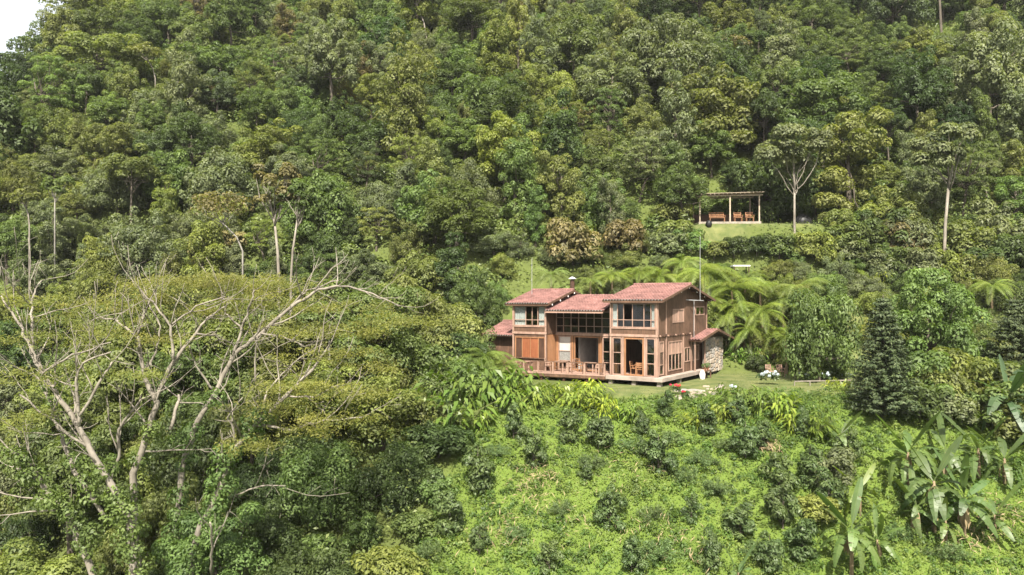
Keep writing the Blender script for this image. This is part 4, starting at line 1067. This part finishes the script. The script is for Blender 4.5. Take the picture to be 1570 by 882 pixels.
for k, (px, py, s, w) in enumerate(fea): on_ground('feathery_shrub', px, py, FP, s, f'soft feathery light green weed bush {w}', 'shrub', 'feathery weeds on the slope', v=k)

def conifer(label, px, pb, pt, d, wpx, seed):
    rng = np.random.default_rng(seed); x = (px - 785) / F * d; g = gz(x, d); zt = ZC + (HOR - pt) / F * d; h = zt - g; R = wpx * .5 * d / F
    t = empty('conifer_tree', (x, d, g)); tag(t, label, 'tree', 'conifers right of the lawn'); mb = MB()
    mb.tube([(0, 0, -.8), (0, 0, h * .5), (0, 0, h)], [.16, .1, .02], 8); Pp = []; Nn = []; Dd = []; n_w = int(h / .27)
    for k in range(n_w):
        z = h * (.04 + .95 * k / n_w); rr = R * (1.05 - k / n_w) ** .72 * (.8 + .3 * rng.random()); nb = 11
        for b in range(nb):
            a = b * 6.283 / nb + k * 1.1 + rng.normal() * .12; r2 = rr * rng.uniform(.75, 1.12); m = int(46 * r2 + 12); s = rng.random(m) ** .6
            u = np.array([math.cos(a), math.sin(a), 0]); zz = z + .22 * s * r2 - .05
            pos = u * (s * r2)[:, None] + np.stack([np.zeros(m), np.zeros(m), zz], 1) + rng.normal(size=(m, 3)) * np.array([.10, .10, .04])
            Pp.append(pos); Dd.append(np.tile(u, (m, 1))); mb.tube([(0, 0, z), tuple(u * r2 * .9 + [0, 0, z + .15 * r2])], [.025, .008], 4)
    Pp = np.concatenate(Pp); n = len(Pp); nr = norm(np.concatenate(Dd) * .45 + [0, 0, .8] + rng.normal(size=(n, 3)) * .4); L = rng.uniform(.16, .30, n)
    inst('crown', quads_mesh('conifer_crown', leaves(Pp, nr, L, L * .34, .1, rng=rng), L_conif, rng.random(n)), t); mb.build('trunk', M_bark, t)
conifer('tall dark conical conifer right of the house lawn', 1354, 650, 452, 46.5, 112, 5)
conifer('dark conifer cut by the right edge above the bluish banana', 1556, 560, 455, 55, 95, 6)

# garden and landmark trees
plant('nmound', 22.5, 57.6, .98, 'mid green', label='dense rounded green garden tree on the house lawn', group='garden trees', v=1, sz=1.75, z=-.45)
plant('nbroad', 29.2, 54.5, .95, 'fresh green', label='tall glossy green tree directly right of the dark conical conifer', group='garden trees', v=1, sz=1.25, z=-2.0)
plant('bigtree', -7.6, 59.0, .95, 'olive green', label='very large olive-green tree left of the house', group='garden trees', v=0, sz=1.08, z=-4.6)
for px, d, s in ((425, 55.5, 1.0), (485, 53, .9), (370, 57, 1.0), (310, 56, .95), (250, 58, .95), (560, 52, .8)):
    x = (px - 785) / F * d; plant('bigtree', x, d, s, random.choice(['mid green', 'olive green', 'fresh green', 'yellow-green']))
plant('nbroad', -3.6, 57.2, .62, 'dark green', label='dark leafy tree hiding the low annex wall at the left of the house', group='garden trees', v=2, sz=1.0, z=-1.6)
plant('nmound', -5.2, 55.0, .75, 'mid green', label='bushy green tree below the annex roof, left of the deck', group='garden trees', v=0, sz=1.0, z=-2.6)
plant('nmound', -1.9, 53.6, .55, 'fresh green', label='bushy shrub tree right under the left end of the deck', group='garden trees', v=1, sz=1.0, z=-1.5)
for px, py, s, w in ((962, 395, 2.2, 'rust-brown twiggy shrub above the middle roof'), (880, 405, 2.4, 'greyish brown twiggy shrub above the chimney pipe'), (1385, 395, 2.0, 'dull brown shrub left of the tall forked trunk'), (330, 420, 2.6, 'pinkish brown twiggy shrub above the umbrella trees')):
    q = hit(px, py); plant('shrub', q.x, q.y, s, 'brownish', label=w, group='brownish shrubs', sz=1.2)
plant('nmound', -2.5, 57.7, .78, 'mid green', label='bushy green tree in front of the annex wall, touching the deck corner', group='garden trees', v=2, sz=1.4, z=-1.4)
def trunk_tree(label, px, pb, ptop, d, wpx, tone, fork=.62, seed=1, bark=M_pale, nleaf=4200, lean=0., dens=.7):
    rng = np.random.default_rng(seed); d = d or hit(px, pb).y; x = (px - 785) / F * d; zb = ZC + (HOR - pb) / F * d; zt = ZC + (HOR - ptop) / F * d; g = min(gz(x, d), zb); h = zt - zb; R = wpx * .5 * d / F
    t = empty('bare_trunked_tree', (x, d, g)); tag(t, label, 'tree', 'trees with bare pale trunks'); z0 = zb - g; mb = MB(); zf = z0 + h * fork
    r0 = max(.06, h * .0105); mb.tube([(0, 0, -1), (0, 0, z0), (lean * .3, 0, z0 + h * fork * .5), (lean, 0, zf)], [r0 * 1.3, r0 * 1.15, r0, r0 * .8], 8); pf = []
    for k in range(20):
        a = rng.random() * 6.283; rr = R * math.sqrt(rng.random()) * .85; zz = zf + h * (1 - fork) * rng.uniform(.25, .88); q = np.array([lean + rr * math.cos(a), rr * math.sin(a) * .9, zz]); pf.append((*q, R * rng.uniform(.2, .34)))
        if k < 11: mb.tube(*limb((lean, 0, zf - h * .04 * (k % 3)), q, r0 * .55, r0 * .1, rng), 5)
    if nleaf:
        V, tone_a = puff_leaves(pf, nleaf, .30, rng, low=-.3); o = inst('crown', quads_mesh('crown_bare_trunk', V, L_forest, tone_a), t); o.color = (*TONES[tone], 1)
    mb.build('trunk', bark, t, True)
trunk_tree('tall grey-green tree on a pale forked trunk, far right above the lawn', 1447, 408, 190, None, 105, 'grey-green', .60, 1, M_pale, 6500, .5)
trunk_tree('round-topped tree on a straight trunk just right of the pavilion', 1218, 355, 196, None, 120, 'grey-green', .42, 2, M_pale, 8500)
trunk_tree('smaller leaning tree between the pavilion and the straight-trunked tree', 1192, 342, 262, None, 75, 'mid green', .5, 3, M_pale, 3600, .4)
trunk_tree('reddish sparse tree on pale stems, left of the large olive tree', 428, 440, 245, 62, 80, 'brownish', .55, 4, M_pale, 2200, -.4)
trunk_tree('pale leaning pair-stemmed tree beside the reddish sparse tree', 446, 430, 275, 61, 60, 'mid green', .6, 5, M_pale, 1500, .5)
trunk_tree('pale thin tree at the left edge, on the middle slope', 84, 350, 268, 75, 55, 'mid green', .55, 6, M_dead, 900, 0)
trunk_tree('small pale tree at the left edge below the thin one', 45, 345, 290, 73, 45, 'olive green', .5, 16, M_pale, 900, -.3)
trunk_tree('pale slanting trunk high on the slope, above the pavilion', 1140, 132, 62, 115, 60, 'brownish', .7, 7, M_pale, 1500, -1.6)
trunk_tree('straight pale trunk high on the slope, right of the slanting one', 1178, 118, 45, 117, 50, 'dark green', .75, 8, M_pale, 1700, .3)
trunk_tree('grey trunk in the dark trees on the upper right slope', 1388, 160, 70, 112, 70, 'dark green', .6, 9, M_pale, 2200, .2)
trunk_tree('pale trunk near the upper right corner', 1495, 82, 20, 120, 55, 'mid green', .7, 10, M_pale, 1600, .6)
trunk_tree('dead branching tree on the slope, above the house and left of the pavilion', 905, 222, 165, 95, 60, 'brownish', .45, 11, M_dead, 500, -1.5)
trunk_tree('pale bare trunk at the top edge, left of centre', 655, 65, -30, 124, 70, 'grey-green', .65, 12, M_pale, 1800, -1.8)
trunk_tree('thin pale trunk at the top edge, beside the bare one', 702, 45, -40, 126, 60, 'mid green', .7, 13, M_pale, 1600, .8)
trunk_tree('bleached dead tree with flat twiggy top, above the umbrella trees', 372, 385, 300, 64, 110, 'brownish', .5, 14, M_dead, 700, -1.6)
trunk_tree('pale stem with small crown in the upper left forest', 238, 120, 70, 108, 60, 'olive green', .55, 15, M_pale, 1100, -1.0)
trunk_tree('grey stub of trunk in the lower forest left of the house', 505, 552, 470, 50, 40, 'brownish', .8, 17, M_dead, 250, 0)
trunk_tree('second grey stub beside the lower forest trunk', 519, 560, 500, 50, 30, 'brownish', .85, 18, M_dead, 150, 0)

# ------------------------------------------------------------------ forest on the hillside
KEEP = [(728, 436, 1128, 602, 66), (1105, 553, 1335, 612, 62), (1062, 294, 1168, 388, 77), (1160, 330, 1245, 354, 78), (1288, 445, 1345, 525, 66), (690, 612, 1330, 882, 52), (1180, 195, 1255, 350, 79), (1425, 280, 1470, 398, 78)]
def blocked(x, y, z, R, H):
    x0, _ = proj(x - R, y, z); x1, _ = proj(x + R, y, z); _, yb = proj(x, y, z); _, yt = proj(x, y, z + H)
    for a, b, c, d, dep in KEEP:
        if y < dep and x1 > a and x0 < c and yb > b and yt < d: return True
    return False
class Placed(list):
    arr = np.zeros((6000, 3)); n = 0
    def append(s, q): s.arr[s.n] = q; s.n += 1
placed = Placed()
def free(x, y, r):
    a = placed.arr[:placed.n]
    return bool(np.all((a[:, 0] - x) ** 2 + (a[:, 1] - y) ** 2 > (a[:, 2] + r) ** 2 * .25))
rf = random.Random(77)
count = 0; nm = 0; THICK = []
for tries in range(26000):
    y = rf.uniform(27, 156) if tries % 4 else rf.uniform(27, 95)
    x = rf.uniform(-.70, .70) * y
    if y > 130 and tries % 3: continue
    z = gz(x, y); px, py = proj(x, y, z + 3.5)
    if py < -70 or px < -60 or px > 1630: continue
    if py > 1010: continue
    if y < 40 and (px > 640 or py < 800 + 40 * math.sin(px * .05)): continue
    if float(lawn_mask(x, y)) > .05 or float(in_house(x, y, 1.5)): continue
    if y < 62 and x > -4.5 + max(0, (y - 36)) * .28 - 2.2: continue
    if 60 < y < 74 and x > -1 and rf.random() < .25: continue
    tn = .5 + 1.0 * (float(fbm(x * .06 + 3, y * .065 + 7, 2)) - .5); u = rf.random()
    if y < 62: kind = 'nmound' if u < .7 else 'nbroad'
    elif px > 880 and py < 260: kind = 'broad' if u < .42 else 'mound' if u < .66 else 'open' if u < .76 else 'column' if u < .90 else 'tier'
    elif px < 420 and py < 170: kind = 'broad' if u < .35 else 'tier' if u < .55 else 'open' if u < .60 else 'mound'
    elif y < 76 and x > -2: kind = 'nmound'
    else: kind = 'mound' if u < .50 else 'broad' if u < .68 else 'column' if u < .88 else 'tier' if u < .98 else 'open'
    if px < 230 and py < 90 and kind != 'broad': kind = 'mound'
    s = (rf.choice([rf.uniform(.5, .8), rf.uniform(.7, 1.1), rf.uniform(.9, 1.5)]) if tries < 11000 else rf.uniform(.33, .62)) * (1 if y > 80 else .88) if kind not in ('nmound', 'nbroad') else rf.uniform(.6, 1.05)
    if y < 76 and x > -2 and y >= 62: s = rf.uniform(.4, .75)
    rad = {'mound': 4.2, 'broad': 4.4, 'column': 2.9, 'tier': 5.2, 'open': 4.0, 'nmound': 3.3, 'nbroad': 4.0}[kind] * s
    top_px, top_py = proj(x, y, z + 7.0 * s)
    if top_px < 140 and top_py < 92 - .92 * top_px: continue
    if not free(x, y, rad): continue
    if blocked(x, y, z, 3.2 * s, 8.5 * s): continue
    if kind in ('tier',) and py > 100 and px > 880: tone = 'olive green'
    v = tn + rf.uniform(-.22, .22)
    if px > 880 and py < 300: tone = 'dark green' if v < .52 else 'mid green' if v < .66 else 'olive green' if v < .72 else 'grey-green'
    elif px < 420 and py < 150: tone = 'dark green' if v < .46 else 'olive green' if v < .6 else 'brownish' if v < .62 else 'mid green'
    else: tone = 'dark green' if v < .33 else 'mid green' if v < .45 else 'olive green' if v < .54 else 'yellow-green' if v < .62 else 'fresh green' if v < .68 else 'grey-green' if v < .93 else 'brownish'
    if tries >= 11000 and kind not in ('nmound', 'nbroad'):
        THICK.append((x, y, z, s, tone)); placed.append((x, y, rad)); continue
    if kind == 'mound':
        nm += 1
        if nm > 285: kind = 'broad'
    plant(kind, x, y, s, tone); placed.append((x, y, rad)); count += 1
# dense shrubs on the banks round the house garden
for tries in range(2200):
    y = rf.uniform(38, 82); x = rf.uniform(14, 52) if tries % 3 else rf.uniform(-3, 24)
    px, py = proj(x, y, gz(x, y) + .8)
    if px > 1610 or px < 700 or float(lawn_mask(x, y)) > .1 or float(in_house(x, y, .8)): continue
    if y < 63.5 and px < 1395: continue
    if y < 47.5: continue
    s = rf.uniform(.8, 2.1)
    if blocked(x, y, gz(x, y), .9 * s, 1.9 * s) or not free(x, y, 1.45 * s): continue
    plant('shrub', x, y, s, rf.choice(['dark green', 'mid green', 'fresh green', 'fresh green', 'yellow-green', 'olive green', 'grey-green'])); placed.append((x, y, 1.45 * s))
for px, py, s in ((1410, 650, 1.9), (1460, 655, 1.9), (1510, 650, 2.0), (1450, 625, 2.0), (1390, 630, 1.7), (1565, 680, 2.0), (1540, 640, 2.0), (1480, 610, 2.2), (1275, 745, 1.3), (1250, 800, 1.3),
                  (1165, 388, 1.2), (1205, 390, 1.4), (1240, 388, 1.4), (1270, 388, 1.7), (1290, 385, 2.0), (1160, 392, 1.6), (1195, 398, 1.9), (1228, 402, 1.8), (1262, 405, 1.9), (1300, 405, 2.0), (1325, 390, 2.4), (1360, 385, 2.6), (1395, 395, 2.6), (1425, 405, 1.8), (1335, 420, 1.9), (1375, 420, 2.2),
                  (1410, 430, 2.2), (1450, 432, 1.9), (1480, 425, 2.3), (1515, 420, 2.6), (1550, 415, 2.6), (1310, 360, 2.0), (1350, 360, 2.6), (1390, 370, 2.4), (1290, 358, 1.7), (1490, 395, 2.2), (1535, 390, 2.4), (1060, 388, 1.7), (1040, 378, 2.2), (1020, 395, 2.2), (1035, 350, 2.4), (1095, 398, 1.4), (1125, 395, 1.5), (1400, 345, 2.3), (1480, 360, 2.0), (1520, 355, 2.4)):
    q = hit(px, py)
    if float(lawn_mask(q.x, q.y)) > .3: continue
    plant('shrub', q.x, q.y, s * .85, rf.choice(['dark green', 'dark green', 'mid green', 'mid green', 'fresh green', 'olive green', 'grey-green', 'yellow-green'])); placed.append((q.x, q.y, s))
for tries in range(900):
    y = rf.uniform(34, 58); x = -5.6 + (y - 36) * .30 + rf.uniform(-7, .4)
    px, py = proj(x, y, gz(x, y) + .8); s = rf.uniform(.9, 1.7)
    if py > 900 or float(in_house(x, y, .6)) or not free(x, y, 1.5 * s) or blocked(x, y, gz(x, y), .2, 1.2 * s): continue
    plant('shrub', x, y, s, rf.choice(['dark green', 'mid green', 'fresh green', 'fresh green', 'yellow-green', 'olive green'])); placed.append((x, y, 1.5 * s))
ORD = ['first', 'second', 'third', 'fourth', 'fifth', 'sixth', 'seventh', 'eighth', 'ninth', 'tenth', 'eleventh', 'twelfth', 'thirteenth', 'fourteenth', 'fifteenth', 'sixteenth']
def label_trees():
    reg = {}
    for t, kind, w, px, py in TREES:
        row = 'along the top edge' if py < 60 else 'high on the slope' if py < 150 else 'on the upper slope' if py < 245 else 'on the middle slope' if py < 340 else 'on the lower slope' if py < 450 else 'beside the house level' if py < 600 else 'near the bottom'
        col = 'far left' if px < 200 else 'left' if px < 400 else 'left centre' if px < 600 else 'centre' if px < 800 else 'above the house' if px < 1040 else 'by the pavilion' if px < 1250 else 'right' if px < 1420 else 'far right'
        reg.setdefault((w, row, col), []).append((px, t, kind))
    for (w, row, col), L in reg.items():
        L.sort(key=lambda q: q[0])
        for i, (px, t, kind) in enumerate(L):
            lb = f'{w} {row}, {col}'
            if len(L) == 2: lb += ', left one of two' if i == 0 else ', right one of two'
            elif len(L) > 2: lb += f', {ORD[min(i, 15)]} from left'
            tag(t, lb, 'shrub' if kind == 'shrub' else 'tree', 'shrubs on the garden banks' if kind == 'shrub' else 'forest trees on the hillside')
label_trees()

def thicket():
    rng = np.random.default_rng(55); A = []; T = []
    for x, y, z, s, tone in THICK:
        R = 3.4 * s; H = rng.uniform(2.6, 5.0) * s; k = 22; d = norm(rng.normal(size=(k, 3))); d[:, 2] = np.abs(d[:, 2])
        pf = np.concatenate([d * (rng.uniform(.55, 1.15, k) * 1.0)[:, None] * [R * .8, R * .8, H] + [x, y, z + .4], rng.uniform(.35, .8, k)[:, None]], 1)
        V, tn = puff_leaves(pf, 690, .32, rng, low=-.6); A.append(V); T.append(np.clip(tn * .55 + {'dark green': 0, 'mid green': .15, 'fresh green': .25}.get(tone, .42), 0, 1))
    print('thicket', len(THICK))
    o = inst('thicket', quads_mesh('thicket', np.concatenate(A), L_under, np.concatenate(T))); tag(o, 'low creeper-covered thicket filling the gaps between forest trees', 'thicket', kind='stuff')
thicket()
# ------------------------------------------------------------------ undergrowth and weeds nobody could count
def scatter(name, label, n, xr, yr, keep, hfun, size, mat, seed, cat, up=(0, -.35, 1.0), wr=.5, jit=.45):
    rng = np.random.default_rng(seed); y = np.sqrt(rng.uniform(yr[0] ** 2, yr[1] ** 2, n)); x = rng.uniform(xr[0], xr[1], n) * y if xr[1] <= 1.0 else rng.uniform(xr[0], xr[1], n)
    k = keep(x, y); x = x[k]; y = y[k]; n = len(x); hh = hfun(x, y)
    z = ground_z(x, y) + hh * rng.random(n) ** .5 + .02
    nr = norm(np.array(up) + rng.normal(size=(n, 3)) * jit); L = size(x, y) * rng.uniform(.6, 1.4, n)
    V = leaves(np.stack([x, y, z], 1), nr, L, L * wr, .35, rng=rng)
    tone = np.clip(fbm(x * .6, y * .6, 2) * 1.3 - .4 + rng.random(n) * .55, 0, 1)
    o = inst(name, quads_mesh(name, V, mat, tone)); tag(o, label, cat, kind='stuff')
def keep_forest(x, y):
    return (lawn_mask(x, y) < .08) & ~in_house(x, y, .3) & ~((y < 62) & (x > -6 + (y - 36) * .3)) 
scatter('undergrowth', 'tangled creepers and low leafy growth covering the forest floor', 200000, (-.72, .72), (27, 150), keep_forest,
        lambda x, y: .4 + 3.2 * np.clip(fbm(x * .36, y * .36, 3) - .36, 0, 1) * 2.4 * np.maximum(sstep(64, 74, y), x < -3), lambda x, y: .17 + .0014 * y, L_under, 31, 'undergrowth')
def keep_weed(x, y): return (((clear_mask(x, y) > .4) & (lawn_mask(x, y) < .3)) | ((x > 26) & (y < 60) & (lawn_mask(x, y) < .1))) & ~in_house(x, y, -.3)
def weed_h(x, y): return .07 + 1.5 * np.clip(fbm(x * .55 + 5, y * .55, 3) - .42, 0, 1) + .5 * np.clip(vnoise(x * 2.1, y * 2.1) - .6, 0, 1)
def weeds():
    rng = np.random.default_rng(32); out = []; tone = []
    def area(n):
        y = rng.uniform(33, 58, n); x = rng.uniform(-7, 44, n); k = keep_weed(x, y); return x[k], y[k]
    x, y = area(150000); n = len(x); z = ground_z(x, y) + weed_h(x, y) * rng.random(n) ** .5 + .02
    nr = norm(np.array([0, -.5, 1]) + rng.normal(size=(n, 3)) * .5); L = .12 * rng.uniform(.6, 1.5, n)
    out.append(leaves(np.stack([x, y, z], 1), nr, L, L * .42, .35, rng=rng)); tone.append(np.clip(fbm(x * .35, y * .35, 3) * 1.7 - .6 + rng.random(n) * .5, 0, 1))
    cx, cy = area(7000); m = len(cx); cz = ground_z(cx, cy) + weed_h(cx, cy) * .5; r = rng.uniform(.10, .36, m); ct = np.clip(fbm(cx * .4 + 9, cy * .4, 2) * 1.4 - .45 + rng.normal(size=m) * .2, 0, 1)
    per = 30; ii = np.repeat(np.arange(m), per); d = norm(rng.normal(size=(len(ii), 3)) + [0, 0, .7]); d[:, 2] = np.abs(d[:, 2])
    pos = np.stack([cx, cy, cz], 1)[ii] + d * (r[ii] * rng.uniform(.5, 1.05, len(ii)))[:, None] * np.array([1, 1, 1.15]); L = rng.uniform(.09, .2, len(ii)) * (.6 + r[ii] * 1.6)
    out.append(leaves(pos, norm(d + [0, -.2, .5] + rng.normal(size=d.shape) * .3), L, L * .5, .5, rng=rng)); tone.append(np.clip(ct[ii] + rng.normal(size=len(ii)) * .15, 0, 1))
    o = inst('weeds', quads_mesh('weeds', np.concatenate(out), L_weed, np.concatenate(tone)))
    tag(o, 'bright green knee-high weeds covering the slope below the house', 'weeds', kind='stuff')
weeds()
def dry_grass():
    rng = np.random.default_rng(91); A = []
    for px, py, r, n in ((822, 742, 1.3, 90), (812, 765, 1.0, 60), (1178, 692, .6, 120), (1000, 835, 1.6, 60), (960, 735, 1.8, 45), (1060, 860, 1.6, 50), (880, 800, 1.8, 50), (1480, 830, 1.5, 160), (1540, 800, 1.2, 130), (760, 840, 1.3, 90)):
        q = hit(px, py); x = q.x + rng.normal(size=n) * r * .6; y = q.y + rng.normal(size=n) * r * .5; zz = ground_z(x, y) + .1 + weed_h(x, y) * .8 + rng.random(n) * .25
        nr = norm(rng.normal(size=(n, 3)) * .7 + [0, -1, .5]); L = rng.uniform(.2, .5, n); A.append(leaves(np.stack([x, y, zz], 1), nr, L, L * .09, -.6, rng=rng))
    V = np.concatenate(A); o = inst('dry_grass', quads_mesh('dry_grass', V, M_dryleaf, rng.random(len(V)))); tag(o, 'straw-coloured dry stalks scattered among the weeds', 'dry grass', kind='stuff')
dry_grass()
def keep_lawn(x, y): return (lawn_mask(x, y) > .35) & ~in_house(x, y, -.6)
scatter('lawn_grass', 'short mown grass of the house lawn and pavilion lawn', 60000, (5, 36), (48, 86), keep_lawn, lambda x, y: .05 + 0 * x, lambda x, y: .07 + 0 * x, L_lawn, 33, 'grass', (0, -.7, .8), .3, .5)

# ------------------------------------------------------------------ small garden things
def flower_bush(name, label, px, py, s, petals, group, nhead=9, hr=.11):
    q = hit(px, py); t = empty(name, q); t.scale = (s, s, s); tag(t, label, 'flower bush', group); rng = np.random.default_rng(int(px))
    pf = [(rng.normal() * .28, rng.normal() * .28, .3 + rng.random() * .25, .22) for k in range(9)]
    V, tn = puff_leaves(pf, 500, .13, rng); inst('foliage', quads_mesh('flower_bush_leaves', V, L_coffee, tn), t)
    for k in range(nhead):
        a = rng.random() * 6.28; r = .5 * math.sqrt(rng.random()); d = norm(rng.normal(size=(46, 3)) + [0, 0, .3]); L = np.full(46, .07)
        inst('flower_head', quads_mesh('petals', leaves(d * hr, d, L, L * .8, 0, rng=rng), petals, rng.random(46)), t, (r * math.cos(a), r * math.sin(a) - .1, .55 + .25 * rng.random()))
flower_bush('hydrangea_bush', 'large pale blue hydrangea at the near edge of the lawn', 1180, 590, 1.15, L_flower, 'hydrangeas along the lawn', 10, .10)
flower_bush('hydrangea_bush', 'pale hydrangea by the lawn rail, under the round garden tree', 1268, 585, .85, L_flower, 'hydrangeas along the lawn', 7)
flower_bush('hydrangea_bush', 'small hydrangea left of the lawn rail', 1234, 586, .8, L_flower, 'hydrangeas along the lawn', 7)
flower_bush('hydrangea_bush', 'small hydrangea at the right end of the lawn rail', 1296, 584, .8, L_flower, 'hydrangeas along the lawn', 7)
flower_bush('hydrangea_bush', 'small white hydrangea on the slope edge beside the stone path', 1128, 604, .7, L_flower, 'hydrangeas along the lawn', 5)
flower_bush('red_flower_bush', 'left-hand bright red flower bush at the front corner of the house', 1035, 604, .75, L_red, 'red flowers before the house', 6, .10)
flower_bush('red_flower_bush', 'right-hand small red flower bush at the front corner of the house', 1051, 611, .65, L_red, 'red flowers before the house', 4, .10)
q0 = hit(1218, 592); q1 = hit(1312, 590)
t = empty('lawn_rail', q0); tag(t, 'low pale wooden rail along the front of the house lawn', 'rail'); v = q1 - q0
MB().beam((0, 0, .32), (v.x, v.y, v.z + .32), .05, .07).build('rail', M_pale, t)
for k in range(5):
    w = v * (k / 4); MB().box(w.x - .03, w.x + .03, w.y - .03, w.y + .03, w.z - .2, w.z + .28).build('rail_post', M_pale, t)
sp = empty('stone_path', hit(1065, 600)); tag(sp, 'rough stone path leading from the corner of the house', 'path', kind='structure'); rs = random.Random(3)
for k in range(34):
    px = rs.uniform(1035, 1110); py = 606 - (px - 1035) * .13 + rs.uniform(-7, 8); q = hit(px, py) - sp.location; n = 7; r = rs.uniform(.18, .38)
    V = [(q.x + r * rs.uniform(.75, 1.15) * math.cos(i * 6.283 / n), q.y + r * rs.uniform(.75, 1.15) * math.sin(i * 6.283 / n), q.z - .06) for i in range(n)]
    V += [(q.x + (a - q.x) * .9, q.y + (b - q.y) * .9, q.z + .05 + .001 * k) for a, b, c in V]
    MB().add(V, [tuple(range(n, 2 * n))] + [(i, (i + 1) % n, n + (i + 1) % n, n + i) for i in range(n)]).build('path_stone', rs.choice(M_stone + [M_path]), sp)
def boulder(label, x, y, z, r, mat, name='boulder'):
    rng = np.random.default_rng(int(x * 10)); mb = MB(); n = 12; V = []
    for j in range(7):
        th = math.pi * j / 6
        for i in range(n):
            k = 1 + .16 * math.sin(i * 2.1 + j) + .08 * rng.normal(); V.append((r[0] * k * math.sin(th) * math.cos(i * 6.283 / n), r[1] * k * math.sin(th) * math.sin(i * 6.283 / n), r[2] * math.cos(th) * (1 + .05 * rng.normal())))
    mb.add(V, [(j * n + i, j * n + (i + 1) % n, (j + 1) * n + (i + 1) % n, (j + 1) * n + i) for j in range(6) for i in range(n)]); tag(mb.build(name, mat, None, True, (x, y, z)), label, 'boulder')
b = P(1231, 344, 79.5); boulder('dark rounded boulder behind the straight trunk right of the pavilion', b.x, b.y, gz(b.x, b.y) + .35, (.85, .6, .75), M_black)
b = P(1087, 353, 76.3); boulder('small dark stone on the grass before the pavilion', b.x, b.y, gz(b.x, b.y) + .2, (.3, .3, .4), M_black, 'garden_stone')
b = P(1135, 408, 70.5); sh = empty('garden_shelter', (b.x, b.y, gz(b.x, b.y))); tag(sh, 'low shelter with flat white roof among the ferns above the gable', 'shelter'); zz = b.z - gz(b.x, b.y)
MB().box(-.75, .75, -.5, .5, zz - .04, zz + .06).build('roof', M_white, sh)
for sx in (-.65, .65):
    for sy in (-.4, .4): MB().box(sx - .04, sx + .04, sy - .04, sy + .04, -.4, zz - .041).build('post', M_dark, sh)
a = P(1531, 412, 72); b = P(1561, 366, 72); tag(MB().tube([(0, 0, -.4), tuple(b - a)], [.04, .03], 6).build('slanted_pole', M_metal, None, False, a), 'thin slanted pale pole among the bushes at the right edge', 'pole')

# ------------------------------------------------------------------ humid air over the whole valley
def haze():
    m, t = new_mat('humid_air'); v = N(t, 'ShaderNodeVolumePrincipled'); v.inputs['Color'].default_value = (.93, .95, .97, 1); v.inputs['Density'].default_value = .0001
    v.inputs['Anisotropy'].default_value = 0.0
    o = N(t, 'ShaderNodeOutputMaterial'); t.links.new(v.outputs[0], o.inputs['Volume'])
    q = MB().box(-440, 440, -140, 440, -75, 215).build('haze', m); tag(q, 'thin pale humid air filling the valley', 'haze', kind='stuff')
haze()
